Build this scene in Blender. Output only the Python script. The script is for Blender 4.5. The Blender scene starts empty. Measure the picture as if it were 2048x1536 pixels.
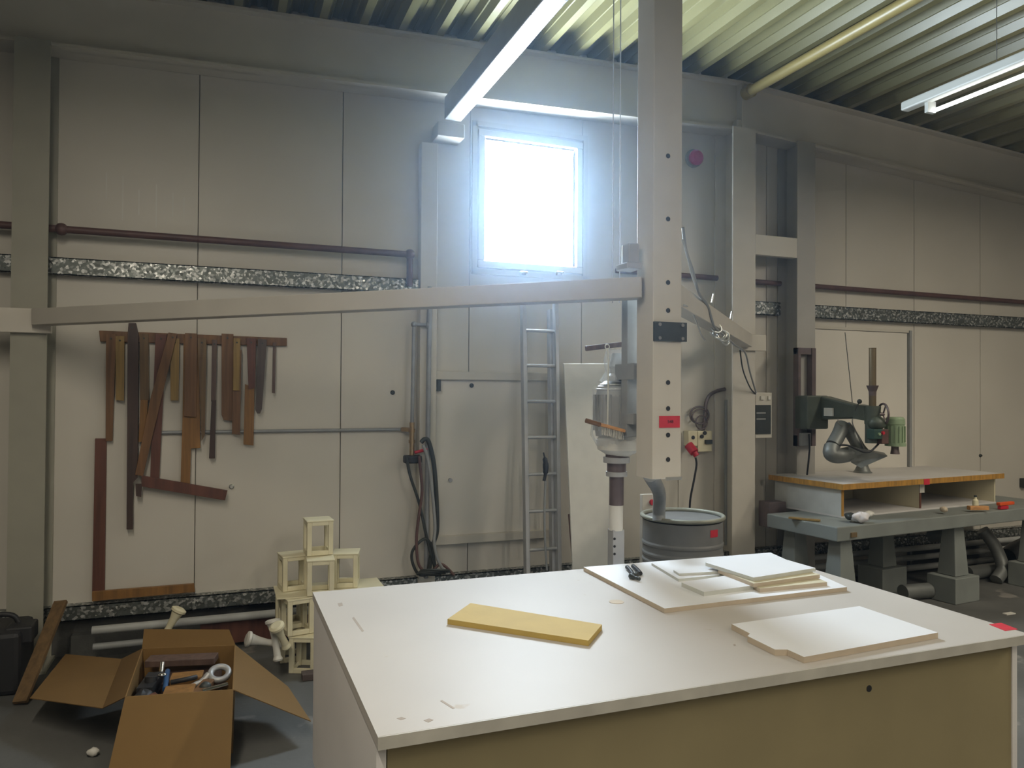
import bpy, math, random
from mathutils import Vector as V, Matrix
random.seed(7)
S = bpy.context.scene
COL = S.collection
PI = math.pi
W = 5.70                      # inner face of the long wall
# ------------------------------------------------------------------ camera
FPX = 1511.66
yaw, pitch, roll = (math.radians(a) for a in (20.987, 0.6666, 0.3534))
cf = V((math.sin(yaw)*math.cos(pitch), math.cos(yaw)*math.cos(pitch), math.sin(pitch)))
_r = V((math.cos(yaw), -math.sin(yaw), 0)); _u = _r.cross(cf)
cr = _r*math.cos(roll) + _u*math.sin(roll); cu = -_r*math.sin(roll) + _u*math.cos(roll)
CAM = V((0, 0, 1.75))
cd = bpy.data.cameras.new('camera'); cam = bpy.data.objects.new('camera', cd); COL.objects.link(cam)
m = Matrix.Identity(4)
for i, a in enumerate((cr, cu, -cf)):
    for j in range(3): m[j][i] = a[j]
m.translation = CAM; cam.matrix_world = m
cd.sensor_width = 36; cd.lens = FPX/2048*36; cd.clip_start = .05; cd.clip_end = 100
S.camera = cam
# surveying helpers: the point of a known plane that was measured at (x, y) on the photograph
def _ray(x, y): return cr*((x-1024)/FPX) - cu*((y-768)/FPX) + cf
def PY(x, y, Y): d = _ray(x, y); return CAM + d*((Y-CAM.y)/d.y)
def PZ(x, y, Z): d = _ray(x, y); return CAM + d*((Z-CAM.z)/d.z)
def PX(x, y, X): d = _ray(x, y); return CAM + d*((X-CAM.x)/d.x)

# ------------------------------------------------------------------ materials
def mat(name, col, rough=.6, metal=0., vary=.12, scale=6., bump=0., bscale=60., spec=.5, stain=None):
    M = bpy.data.materials.new(name); M.use_nodes = True
    n = M.node_tree.nodes; l = M.node_tree.links; b = n['Principled BSDF']
    b.inputs['Roughness'].default_value = rough; b.inputs['Metallic'].default_value = metal
    b.inputs['Specular IOR Level'].default_value = spec
    tc = n.new('ShaderNodeTexCoord')
    nz = n.new('ShaderNodeTexNoise'); nz.inputs['Scale'].default_value = scale; nz.inputs['Detail'].default_value = 6
    l.new(tc.outputs['Object'], nz.inputs['Vector'])
    rp = n.new('ShaderNodeValToRGB')
    c = V(col[:3]); lo = c*(1-vary); hi = c*(1+vary)
    rp.color_ramp.elements[0].color = (*lo, 1); rp.color_ramp.elements[1].color = (*[min(1, q) for q in hi], 1)
    rp.color_ramp.elements[0].position = .3; rp.color_ramp.elements[1].position = .7
    l.new(nz.outputs['Fac'], rp.inputs['Fac'])
    out = rp.outputs['Color']
    if stain:
        sc, th, scol = stain
        n2 = n.new('ShaderNodeTexNoise'); n2.inputs['Scale'].default_value = sc; n2.inputs['Detail'].default_value = 4
        l.new(tc.outputs['Object'], n2.inputs['Vector'])
        r2 = n.new('ShaderNodeValToRGB'); r2.color_ramp.elements[0].position = th; r2.color_ramp.elements[1].position = th+.05
        l.new(n2.outputs['Fac'], r2.inputs['Fac'])
        mx = n.new('ShaderNodeMix'); mx.data_type = 'RGBA'; mx.inputs[7].default_value = (*scol, 1)
        l.new(r2.outputs['Color'], mx.inputs[0]); l.new(out, mx.inputs[6]); out = mx.outputs[2]
    l.new(out, b.inputs['Base Color'])
    if bump:
        n3 = n.new('ShaderNodeTexNoise'); n3.inputs['Scale'].default_value = bscale; n3.inputs['Detail'].default_value = 4
        l.new(tc.outputs['Object'], n3.inputs['Vector'])
        bp = n.new('ShaderNodeBump'); bp.inputs['Strength'].default_value = bump; bp.inputs['Distance'].default_value = .01
        l.new(n3.outputs['Fac'], bp.inputs['Height']); l.new(bp.outputs['Normal'], b.inputs['Normal'])
    return M
def wood(name, col, scale=(30, 30, 2.2), rough=.55, vary=.3):
    M = mat(name, col, rough); n = M.node_tree.nodes; l = M.node_tree.links
    nz = [q for q in n if q.type == 'TEX_NOISE'][0]; nz.inputs['Scale'].default_value = 1.; nz.inputs['Distortion'].default_value = .6
    mp = n.new('ShaderNodeMapping'); mp.inputs['Scale'].default_value = scale
    tc = [q for q in n if q.type == 'TEX_COORD'][0]
    l.new(tc.outputs['Object'], mp.inputs['Vector']); l.new(mp.outputs['Vector'], nz.inputs['Vector'])
    rp = [q for q in n if q.type == 'VALTORGB'][0]; c = V(col)
    rp.color_ramp.elements[0].color = (*(c*(1-vary)), 1); rp.color_ramp.elements[1].color = (*(c*(1+vary)), 1)
    return M
def galv(name, lo, hi, scale):
    M = mat(name, lo, .38, .75); n = M.node_tree.nodes; l = M.node_tree.links; b = n['Principled BSDF']
    vo = n.new('ShaderNodeTexVoronoi'); vo.inputs['Scale'].default_value = scale
    tc = [q for q in n if q.type == 'TEX_COORD'][0]; l.new(tc.outputs['Object'], vo.inputs['Vector'])
    sp = n.new('ShaderNodeSeparateColor'); l.new(vo.outputs['Color'], sp.inputs[0])
    rp = n.new('ShaderNodeValToRGB'); rp.color_ramp.elements[0].color = (*lo, 1); rp.color_ramp.elements[1].color = (*hi, 1)
    rp.color_ramp.elements[0].position = .55; rp.color_ramp.elements[1].position = 1.
    l.new(sp.outputs[0], rp.inputs['Fac']); l.new(rp.outputs['Color'], b.inputs['Base Color'])
    r2 = n.new('ShaderNodeMapRange'); r2.inputs['To Min'].default_value = .25; r2.inputs['To Max'].default_value = .6
    l.new(sp.outputs[1], r2.inputs['Value']); l.new(r2.outputs['Result'], b.inputs['Roughness'])
    return M
def emit(name, col, strength):
    M = bpy.data.materials.new(name); M.use_nodes = True; n = M.node_tree.nodes
    b = n['Principled BSDF']; b.inputs['Base Color'].default_value = (*col, 1)
    b.inputs['Emission Color'].default_value = (*col, 1); b.inputs['Emission Strength'].default_value = strength
    return M
def clear(name, col=(.9, .93, .95), rough=.12, alpha=.25):
    M = bpy.data.materials.new(name); M.use_nodes = True; b = M.node_tree.nodes['Principled BSDF']
    b.inputs['Base Color'].default_value = (*col, 1); b.inputs['Roughness'].default_value = rough
    b.inputs['Alpha'].default_value = alpha
    return M

m_wall = mat('wall_sheet', (.64, .605, .535), .45, 0, .05, 1.2, .02, 8)
m_wall2 = mat('wall_door_sheet', (.72, .685, .615), .45, 0, .06, 1.5)
m_plinth = mat('plinth_concrete', (.085, .085, .078), .85, 0, .25, 5, .3, 40)
m_floor = mat('floor_concrete', (.115, .115, .108), .62, 0, .25, 2.2, .15, 30, stain=(3.1, .64, (.26, .245, .22)))
m_beam = mat('beam_paint', (.60, .565, .49), .42, 0, .06, 2, .03, 20)
m_rafter = mat('rafter_paint', (.40, .40, .39), .17, 0, .05, 6, .08, 45)
m_deck = mat('deck_sheet', (.20, .183, .083), .35, 0, .05, 2)
m_column = mat('column_paint', (.62, .58, .51), .5, 0, .05, 5)
m_brace = mat('brace_paint', (.47, .44, .385), .5, 0, .05, 5)
m_grey = mat('grey_paint', (.30, .31, .31), .5, 0, .1, 8)
m_lgrey = mat('light_grey_paint', (.42, .43, .42), .5, 0, .1, 8)
m_galv = galv('galvanised_sheet', (.15, .165, .155), (.72, .73, .72), 65)
m_alu = mat('aluminium', (.46, .46, .46), .45, .35, .08, 10)
m_steel = mat('steel', (.42, .41, .40), .35, .85, .15, 14)
m_chrome = mat('chrome', (.8, .8, .8), .12, 1, .03)
m_redpipe = mat('red_oxide_pipe', (.115, .06, .052), .5, 0, .2, 12)
m_grpipe = mat('grey_pipe', (.30, .31, .32), .45, .2, .12, 10)
m_brass = mat('brass', (.42, .30, .17), .35, .8, .15, 30)
m_black = mat('black_rubber', (.018, .018, .02), .55, 0, .2, 10)
m_dark = mat('dark_iron', (.05, .055, .05), .5, .3, .2, 12)
m_dgreen = mat('machine_green', (.075, .09, .07), .45, 0, .2, 10)
m_lgreen = mat('motor_green', (.27, .36, .22), .45, 0, .08, 10)
m_white = mat('white_laminate', (.85, .86, .88), .4, 0, .02, 3)
m_bench = mat('bench_laminate', (.515, .482, .442), .5, 0, .035, 2.5, .012, 9, .2, stain=(9.3, .71, (.46, .39, .31)))
m_bside = mat('bench_side_laminate', (.78, .75, .73), .5, 0, .04, 3)
m_bfront = mat('bench_front_board', (.30, .25, .135), .7, 0, .07, 3)
m_bedge = mat('bench_edge_band', (.52, .50, .44), .5, 0, .12, 9)
m_mdf = mat('board_core', (.56, .47, .36), .8, 0, .06, 12)
m_foam = mat('yellow_board', (.50, .355, .095), .75, 0, .05, 10, .1, 60)
m_red = mat('red_label', (.62, .03, .055), .55, 0, .1, 30)
m_ink = mat('label_ink', (.06, .01, .015), .6)
m_card = mat('cardboard', (.225, .125, .034), .8, 0, .06, 4, .03, 50)
m_cardin = mat('cardboard_inside', (.185, .103, .028), .85, 0, .06, 4)
m_cream = mat('cream_plastic', (.76, .70, .49), .5, 0, .06, 9)
m_offw = mat('off_white_plastic', (.68, .66, .60), .45, 0, .05, 9)
m_ducts = mat('duct_zinc', (.20, .21, .20), .5, .4, .15, 9)
m_drum = mat('drum_paint', (.21, .21, .205), .5, .05, .1, 8)
m_drumrim = mat('drum_rim', (.33, .33, .27), .45, .2, .2, 8)
m_ltop = mat('table_white_top', (.60, .58, .56), .55, 0, .06, 3)
m_ply = mat('box_board', (.58, .53, .37), .65, 0, .06, 4)
m_yedge = wood('yellow_pine_edge', (.44, .23, .045), (40, 40, 6))
m_ypipe = mat('yellow_pipe', (.34, .27, .10), .4, 0, .08, 5)
m_cast = mat('cast_grey', (.235, .255, .24), .5, .05, .1, 5)
m_motor = mat('motor_grey', (.20, .205, .20), .5, .3, .15, 9)
m_shaft = mat('brown_shaft', (.16, .125, .125), .4, .4, .15, 12)
m_orange = wood('brush_wood', (.52, .26, .10), (10, 60, 60))
m_orangepl = mat('orange_plastic', (.75, .10, .02), .4, 0, .06)
m_blue = mat('blue_plastic', (.02, .08, .2), .4)
m_film = clear('plastic_film', (.85, .88, .9), .12, .28)
m_redplast = mat('red_plastic', (.55, .02, .04), .4, 0, .1)
m_purple = mat('alarm_red', (.42, .035, .16), .35, 0, .1)
m_glow = emit('daylit_glass', (.72, .86, 1.0), 100)
m_tube = emit('lamp_tube', (.95, .98, 1.0), 9)
m_lampw = mat('lamp_white', (.62, .63, .58), .45, 0, .05)
m_speck = mat('wrap_silver', (.75, .76, .74), .2, .7, .1, 20)
m_cloth = mat('white_rag', (.72, .69, .70), .9, 0, .1, 20)
W_ = {k: wood('wood_'+k, c) for k, c in dict(
    mid=(.17, .083, .032), dark=(.062, .036, .028), red=(.125, .047, .03), orange=(.255, .125, .033),
    yellow=(.29, .185, .055), olive=(.155, .095, .042), mauve=(.12, .075, .058), grey=(.09, .066, .056)).items()}

# ------------------------------------------------------------------ mesh builder
class MB:
    def __init__(s): s.v = []; s.f = []; s.sm = []; s.mi = []; s.cm = 0
    def add(s, vs, fs, smooth=False):
        o = len(s.v); s.v += [V(q) for q in vs]
        for f in fs:
            s.f.append([o+i for i in f]); s.sm.append(smooth); s.mi.append(s.cm)
        return s
    def slot(s, i): s.cm = i; return s
    def box(s, a, b):
        x0, y0, z0 = (min(a[i], b[i]) for i in range(3)); x1, y1, z1 = (max(a[i], b[i]) for i in range(3))
        return s.add([(x0, y0, z0), (x1, y0, z0), (x1, y1, z0), (x0, y1, z0), (x0, y0, z1), (x1, y0, z1), (x1, y1, z1), (x0, y1, z1)],
                     [(3, 2, 1, 0), (4, 5, 6, 7), (0, 1, 5, 4), (1, 2, 6, 5), (2, 3, 7, 6), (3, 0, 4, 7)])
    def obox(s, c, size, M=None):
        c = V(c); h = V(size)/2; M = M or Matrix.Identity(3)
        vs = [c + M @ V((sx*h.x, sy*h.y, sz*h.z)) for sz in (-1, 1) for sx, sy in ((-1, -1), (1, -1), (1, 1), (-1, 1))]
        return s.add(vs, [(3, 2, 1, 0), (4, 5, 6, 7), (0, 1, 5, 4), (1, 2, 6, 5), (2, 3, 7, 6), (3, 0, 4, 7)])
    def bar(s, a, b, w, h, up=(0, 0, 1)):
        a, b = V(a), V(b); d = (b-a); L = d.length; d.normalize(); up = V(up)
        if abs(d.dot(up)) > .98: up = V((0, 1, 0))
        r = d.cross(up).normalized(); u = r.cross(d)
        return s.obox((a+b)/2, (w, L, h), Matrix((r, d, u)).transposed())
    def prism(s, poly, vec):
        n = len(poly); vec = V(vec); p = [V(q) for q in poly]
        nn = sum(((p[i]-p[0]).cross(p[(i+1) % n]-p[0]) for i in range(1, n-1)), V((0, 0, 0)))
        if nn.dot(vec) > 0: p = p[::-1]
        vs = p + [q+vec for q in p]
        fs = [tuple(range(n)), tuple(range(2*n-1, n-1, -1))] + [((i+1) % n, i, n+i, n+(i+1) % n) for i in range(n)]
        return s.add(vs, fs)
    def tube(s, pts, r, n=10, smooth=True, rs=None, caps=True):
        p = [V(q) for q in pts]
        if smooth and len(p) > 2:
            q = []
            for i in range(len(p)-1):
                a, b, c, d = p[max(i-1, 0)], p[i], p[i+1], p[min(i+2, len(p)-1)]
                for k in range(6):
                    t = k/6
                    q.append(.5*((2*b)+(c-a)*t+(2*a-5*b+4*c-d)*t*t+(3*b-a-3*c+d)*t**3))
            q.append(p[-1]); p = q
        rings = []; up = None
        for i, c in enumerate(p):
            d = (p[min(i+1, len(p)-1)]-p[max(i-1, 0)]).normalized()
            if up is None:
                up = V((0, 0, 1)) if abs(d.z) < .9 else V((1, 0, 0))
            e1 = d.cross(up).normalized(); e2 = e1.cross(d); up = e2
            rr = r if rs is None else rs[min(int(i*len(rs)/len(p)), len(rs)-1)]
            rings.append([c+e1*math.cos(2*PI*k/n)*rr+e2*math.sin(2*PI*k/n)*rr for k in range(n)])
        vs = [q for R_ in rings for q in R_]
        fs = [(i*n+k, i*n+(k+1) % n, (i+1)*n+(k+1) % n, (i+1)*n+k) for i in range(len(rings)-1) for k in range(n)]
        s.add(vs, fs, True)
        if caps:
            s.add(rings[0], [tuple(range(n-1, -1, -1))]); s.add(rings[-1], [tuple(range(n))])
        return s
    def lathe(s, prof, base, axis=(0, 0, 1), n=24, smooth=True):
        ax = V(axis).normalized(); t = V((1, 0, 0)) if abs(ax.x) < .9 else V((0, 1, 0))
        e1 = ax.cross(t).normalized(); e2 = ax.cross(e1); base = V(base)
        ring = lambda r, z: [base+ax*z+(e1*math.cos(2*PI*k/n)+e2*math.sin(2*PI*k/n))*r for k in range(n)]
        for (r0, z0), (r1, z1) in zip(prof, prof[1:]):
            s.add(ring(r0, z0)+ring(r1, z1), [(k, (k+1) % n, n+(k+1) % n, n+k) for k in range(n)], smooth)
        for (r, z), rev in ((prof[0], True), (prof[-1], False)):
            if r > 1e-4: s.add(ring(r, z), [tuple(range(n-1, -1, -1)) if rev else tuple(range(n))])
        return s
    def cyl(s, a, b, r, n=20):
        a, b = V(a), V(b); return s.lathe([(r, 0), (r, (b-a).length)], a, b-a, n)
    def torus(s, c, R_, r, ax=(0, 0, 1), n=24, k=8, sx=1, sy=1):
        ax = V(ax).normalized(); t = V((1, 0, 0)) if abs(ax.x) < .9 else V((0, 0, 1))
        e1 = ax.cross(t).normalized(); e2 = ax.cross(e1); vs = []
        for i in range(n):
            a = 2*PI*i/n; d = e1*math.cos(a)*sx+e2*math.sin(a)*sy
            for j in range(k):
                b = 2*PI*j/k; vs.append(V(c)+d*(R_+r*math.cos(b))+ax*r*math.sin(b))
        return s.add(vs, [(i*k+j, ((i+1) % n)*k+j, ((i+1) % n)*k+(j+1) % k, i*k+(j+1) % k) for i in range(n) for j in range(k)], True)
    def blob(s, c, size, n=14, k=9, wob=.12, seed=1):
        rnd = random.Random(seed); c = V(c); ph = [rnd.random()*6 for _ in range(4)]; vs = []
        for j in range(k+1):
            th = PI*j/k
            for i in range(n):
                a = 2*PI*i/n; w = 1+wob*(math.sin(3*a+ph[0]+2*th)+.6*math.sin(5*a+ph[1]-3*th))
                vs.append(c+V((math.sin(th)*math.cos(a)*size[0]*w, math.sin(th)*math.sin(a)*size[1]*w, math.cos(th)*size[2]*(1+.3*(w-1)))))
        return s.add(vs, [(j*n+i, (j+1)*n+i, (j+1)*n+(i+1) % n, j*n+(i+1) % n) for j in range(k) for i in range(n)], True)
    def base(s):
        xs = [q.x for q in s.v]; ys = [q.y for q in s.v]; zs = [q.z for q in s.v]
        return V(((min(xs)+max(xs))/2, (min(ys)+max(ys))/2, min(zs)))
    def build(s, name, mats, parent=None, bevel=0, local=False):
        me = bpy.data.meshes.new(name)
        wp = V((0, 0, 0)); q = parent
        while q is not None: wp += q.location; q = q.parent
        if local: loc = V((0, 0, 0)); org = V((0, 0, 0))
        else: org = s.base(); loc = org-wp
        me.from_pydata([tuple(p-org) for p in s.v], [], s.f)
        for M in (mats if isinstance(mats, (list, tuple)) else [mats]): me.materials.append(M)
        for p, sm, mi in zip(me.polygons, s.sm, s.mi): p.use_smooth = sm; p.material_index = mi
        me.update()
        o = bpy.data.objects.new(name, me); COL.objects.link(o); o.location = loc
        if parent is not None: o.parent = parent
        if bevel:
            b = o.modifiers.new('bevel', 'BEVEL'); b.width = bevel; b.segments = 2; b.limit_method = 'ANGLE'; b.angle_limit = .7
        return o
def tag(o, label, cat, group=None):
    o['label'] = label; o['category'] = cat
    if group: o['group'] = group
    return o
def struct(o, label=None):
    o['kind'] = 'structure'
    if label: o['label'] = label
    return o
def thing(name, label, cat, loc, group=None):
    o = bpy.data.objects.new(name, None); o.empty_display_size = .1; COL.objects.link(o); o.location = V(loc)
    return tag(o, label, cat, group)
def copy_tree(o, parent=None):
    c = o.copy(); COL.objects.link(c); c.parent = parent
    for ch in list(o.children): copy_tree(ch, c)
    return c
def text_mesh(name, s, size, loc, parent, M):
    cu_ = bpy.data.curves.new(name, 'FONT'); cu_.body = s; cu_.size = size; cu_.align_x = 'CENTER'; cu_.align_y = 'CENTER'; cu_.extrude = .0006
    t = bpy.data.objects.new(name+'_curve', cu_); COL.objects.link(t)
    bpy.context.view_layer.update()
    me = bpy.data.meshes.new_from_object(t.evaluated_get(bpy.context.evaluated_depsgraph_get()))
    bpy.data.objects.remove(t); me.materials.clear(); me.materials.append(M)
    o = bpy.data.objects.new(name, me); COL.objects.link(o); o.parent = parent
    o.rotation_euler = (PI/2, 0, 0); o.location = V(loc)-parent.location
    return o

# ================================================================== SETTING
X0, X1, YF = -6.0, 11.5, -7.0
APX = 4.28
def zr(x): return 4.525-.032*(APX-x) if x < APX else 4.525-.0605*(x-APX)     # top of the gable beam
def zb(x): return 4.086-.029*(APX-x) if x < APX else 4.086-.064*(x-APX)       # its underside
struct(MB().box((X0, YF, -.1), (X1, W+.15, 0)).build('floor', m_floor), 'grey stained concrete workshop floor')
seams = [-6.1, -5.13, -4.14, -3.14, -2.15, -1.157, -.166, .824, 1.819, 2.807, 3.76, 4.71, 5.664, 6.556, 7.5, 8.45, 9.4, 10.4, 11.5]
wx0, wx1, wz0, wz1 = 1.937, 2.745, 2.80, 3.79
b = MB(); g = .0035; PZB = .34
for a, c in zip(seams, seams[1:]):
    a += g; c -= g
    if a < wx0 and c > wx1:
        b.box((a, W, PZB), (c, W+.1, wz0)); b.box((a, W, wz1), (c, W+.1, 4.75)); b.box((a, W, wz0), (wx0, W+.1, wz1)); b.box((wx1, W, wz0), (c, W+.1, wz1))
    else: b.box((a, W, PZB), (c, W+.1, 4.75))
    for k in range(1, 3):                                              # faint pressed lines of the sheet
        pass
b.box((X0, W+.03, PZB), (wx0-.02, W+.11, 4.75)); b.box((wx1+.02, W+.03, PZB), (X1, W+.11, 4.75))
wb_ = struct(b.build('wall_back', m_wall), 'beige insulated panel wall with narrow vertical joints')
b = MB()
for x, y0_, y1_ in ((213, 345, 400), (246, 352, 440), (278, 380, 430), (313, 368, 455), (346, 385, 432), (368, 395, 425)):
    p, q = PY(x, y0_, W), PY(x, y1_, W); b.box((p.x-.004, W-.0012, q.z), (p.x+.004, W+.001, p.z))
b.build('scuff_marks', m_offw, wb_)
struct(MB().box((X0, W+.01, 0), (X1, W+.12, PZB)).build('baseboard_back', m_plinth), 'dark concrete plinth under the panel wall')
struct(MB().box((X0-.1, YF, 0), (X0, W+.1, 4.75)).build('wall_left', m_wall))
struct(MB().box((X1, YF, 0), (X1+.1, W+.1, 4.75)).build('wall_right', m_wall))
struct(MB().box((X0, YF-.1, 0), (X1, YF, 4.75)).build('wall_front', m_wall))
# trapezoidal roof deck, ribs running from the wall towards the camera
P = .285; prof = [(-.028, 0), (.028, 0), (.055, .06), (.066, .06), (.088, .12), (.128, .12), (.132, .113), (.1525, .113), (.1565, .12), (.197, .12), (.219, .06), (.230, .06)]
b = MB(); pts = []; x = 4.639-P*40
while x < X1+.3:
    for dx, dz in prof:
        xx = x+dx; pts.append((xx, zr(xx)+.002+dz))
    x += P
vs = [(q, YF, z) for q, z in pts]+[(q, W+.1, z) for q, z in pts]; n = len(pts)
b.add(vs, [(i, i+1, n+i+1, n+i) for i in range(n-1)])
b.add([(q, y, z+.03) for y in (YF, W+.1) for q, z in ((X0-.5, zr(X0)+.14), (APX, zr(APX)+.14), (X1+.5, zr(X1)+.14))], [(0, 1, 4, 3), (1, 2, 5, 4)])
struct(b.build('ceiling', m_deck), 'cream trapezoidal sheet metal roof deck')
# window
w = MB(); f = .055
for a, c in (((wx0-f, wz0-f), (wx1+f, wz0)), ((wx0-f, wz1), (wx1+f, wz1+f)), ((wx0-f, wz0), (wx0, wz1)), ((wx1, wz0), (wx1+f, wz1))):
    w.box((a[0], W-.03, a[1]), (c[0], W+.06, c[1]))
win = bpy.data.objects.new('window_1', None); COL.objects.link(win); win.location = ((wx0+wx1)/2, W, wz0)
struct(win, 'square window overexposed by daylight')
w.build('window_frame', m_wall2, win, .006)
MB().box((wx0, W+.05, wz0), (wx1, W+.06, wz1)).build('pane', m_glow, win)
b = MB().box((1.835, W-.018, 2.70), (1.875, W, 3.90)).box((2.81, W-.018, 2.70), (2.85, W, 3.90)).box((1.835, W-.018, 3.87), (2.85, W, 3.91)).box((1.835, W-.018, 2.69), (2.85, W, 2.73))
b.build('outer_trim', m_beam, win)
h = MB()
for px in (1045, 1117):
    q = PY(px, 548, W-.03); h.box((q.x-.02, W-.06, q.z-.012), (q.x+.02, W-.02, q.z+.012)).cyl((q.x-.03, W-.06, q.z+.01), (q.x+.03, W-.06, q.z+.01), .008, 8)
h.build('catch', m_speck, win)

# gable beam (two lengths meeting at the ridge)
def ibeam(xa, xb, name, label):
    b = MB(); y0, y1 = 5.49, W-.005; t = .02
    def slab(z0a, z0b, ya, yb2, th):
        b.add([(xa, ya, z0a), (xb, ya, z0b), (xb, yb2, z0b), (xa, yb2, z0a), (xa, ya, z0a+th), (xb, ya, z0b+th), (xb, yb2, z0b+th), (xa, yb2, z0a+th)],
              [(3, 2, 1, 0), (4, 5, 6, 7), (0, 1, 5, 4), (1, 2, 6, 5), (2, 3, 7, 6), (3, 0, 4, 7)])
    slab(zb(xa), zb(xb), y0, y1, t); slab(zr(xa)-t, zr(xb)-t, y0, y1, t)
    yw = 5.56
    b.add([(xa, yw, zb(xa)), (xb, yw, zb(xb)), (xb, yw+.014, zb(xb)), (xa, yw+.014, zb(xa)), (xa, yw, zr(xa)), (xb, yw, zr(xb)), (xb, yw+.014, zr(xb)), (xa, yw+.014, zr(xa))],
          [(3, 2, 1, 0), (4, 5, 6, 7), (0, 1, 5, 4), (1, 2, 6, 5), (2, 3, 7, 6), (3, 0, 4, 7)])
    return struct(b.build(name, m_beam), label)
b1 = ibeam(X0, APX, 'gable_beam', 'painted steel roof beam above the window rising to the ridge')
b2 = ibeam(APX, X1, 'gable_beam', 'painted steel roof beam sloping down over the door leaf from the ridge')
q = MB().box((APX-.012, 5.49, zb(APX)-.03), (APX+.012, 5.69, zr(APX)-.02)).box((APX-.06, 5.5, zb(APX)+.03), (APX+.06, 5.56, zb(APX)+.09))
struct(q.build('trim_2', m_beam), 'upright joint plate where the two roof beams meet')
struct(MB().box((1.54, -6.9, 3.80), (1.67, 5.47, 3.97)).build('rafter_beam', m_rafter, None, .006), 'glossy square steel beam running under the roof beside the window')
struct(MB().box((1.50, 5.50, 3.69), (1.71, 5.69, 3.799)).build('trim_3', m_beam, None, .006), 'steel bracket carrying the glossy beam at the wall')
# pillars
def hpillar(name, x0, x1, y0, ztop, label, M=None):
    b = MB(); y1 = W-.005; xm = (x0+x1)/2
    b.box((x0, y0, 0), (x1, y0+.014, ztop)).box((x0, y1-.014, 0), (x1, y1, ztop)).box((xm-.008, y0+.014, 0), (xm+.008, y1-.014, ztop))
    b.box((x0-.02, y0-.03, 0), (x1+.02, y1, .018))
    return struct(b.build(name, M or m_column), label)
hpillar('steel_pillar', -1.215, -1.02, 5.42, zb(-1.1), 'dull beige-green steel pillar holding the end of the long brace', mat('falloff_dark_paint', (.33, .32, .26), .5, 0, .06, 5))  # beige-green paint darkened to carry the lens falloff at this edge
hpillar('steel_pillar', 4.13, 4.37, 5.43, zb(4.25), 'beige steel pillar under the beam joint')
hpillar('steel_pillar', 4.83, 5.035, 5.43, zb(4.93), 'grey steel pillar carrying the overarm router', mat('dull_grey_paint', (.40, .385, .355), .5, 0, .06, 5))
o = MB().box((4.37, 5.43, 2.98), (4.83, 5.49, 3.16)).build('trim_4', m_beam, None, .004)
struct(o, 'short horizontal tie between the two right pillars')
o = MB().box((1.40, 5.60, 0), (1.53, W-.004, 3.66)).build('trim_5', m_beam, None, .005); struct(o, 'slim post on the wall under the beam bracket')
# boarded door between the slim post and the ladder
dr = bpy.data.objects.new('door_1', None); COL.objects.link(dr); dr.location = (2.0, W, 0); struct(dr, 'boarded up door panel left of the ladder')
zt = PY(930, 752, 5.64).z; zlo = PY(930, 1078, 5.64).z
MB().box((1.55, W-.025, zlo+.03), (2.47, W-.005, zt-.03)).build('door_panel', m_wall2, dr)
MB().box((1.53, W-.06, zt-.03), (2.50, W-.004, zt+.035)).build('top_rail', m_beam, dr, .004)
MB().box((1.53, W-.06, zlo-.035), (2.50, W-.004, zlo+.03)).build('bottom_rail', m_beam, dr, .004)
MB().box((1.545, W-.065, zt-.12), (1.575, W-.025, zt-.03)).build('hinge', m_dark, dr)
q = PY(900, 960, W-.025); MB().cyl((q.x, W-.025, q.z), (q.x, W-.04, q.z), .016, 12).build('lock_cylinder', m_steel, dr)
d2 = bpy.data.objects.new('door_2', None); COL.objects.link(d2); d2.location = (5.8, W, 0); struct(d2, 'flush door leaf in the wall behind the overarm router')
MB().box((5.08, W-.022, .02), (6.44, W-.004, 2.375)).build('door_leaf', m_wall2, d2, .004)
MB().box((6.445, W-.05, .02), (6.475, W-.004, 2.40)).build('edge_profile', m_grey, d2)
MB().box((5.05, W-.035, 2.378), (6.475, W-.004, 2.405)).build('head_profile', m_beam, d2)
# galvanised wall rails
def cchan(name, xa, xb, z0, z1, label, y=5.63):
    b = MB().box((xa, y, z0), (xb, y+.006, z1)).box((xa, y, z1-.006), (xb, W-.002, z1)).box((xa, y, z0), (xb, W-.002, z0+.006))
    return tag(b.build(name, m_galv), label, 'rail')
cchan('cable_trunking', -5.9, 1.39, 2.50, 2.612, 'galvanised steel trunking above the wooden templates')
cchan('cable_trunking', 4.39, 4.815, 2.48, 2.60, 'short galvanised trunking in the gap between the two close pillars')
cchan('cable_trunking', 5.05, 11.4, 2.475, 2.597, 'galvanised steel trunking above the overarm router and the door leaf')
o = cchan('base_rail', -5.9, 9, .25, .345, 'galvanised channel along the bottom of the panel wall', 5.62)
o = MB().box((-.9, 5.63, 0), (1.9, 5.70, .15)).build('trim_1', m_plinth); struct(o)

# ================================================================== PIPES
zp = 2.79
def pipe(name, pts, r, M, label, cat='pipe', n=10):
    return tag(MB().tube(pts, r, n, False).build(name, M), label, cat)
def jointed(name, pts, r, M, label, fit=None, fm=None):
    b = MB()
    if fit == []: return tag(b.tube(pts, r, 10, False).build(name, M), label, 'pipe')
    t = thing(name, label, 'pipe', pts[0])
    for a, c in zip(pts, pts[1:]): b.tube([a, c], r, 10, False)
    b.build('pipe_run', M, t)
    for p in (fit if fit is not None else pts[1:-1]):
        MB().blob(p, (r*1.7, r*1.7, r*1.7), 10, 6, 0).build('elbow', fm or M, t)
    return t
jointed('heating_pipe', [V((-5.9, 5.6, zp)), V((1.315, 5.6, zp)), V((1.315, 5.6, 2.55))], .024, m_redpipe, 'dark red pipe with an elbow dropping to the trunking beside the slim post', [V((-.98, 5.6, zp)), V((1.315, 5.6, zp))])
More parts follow.
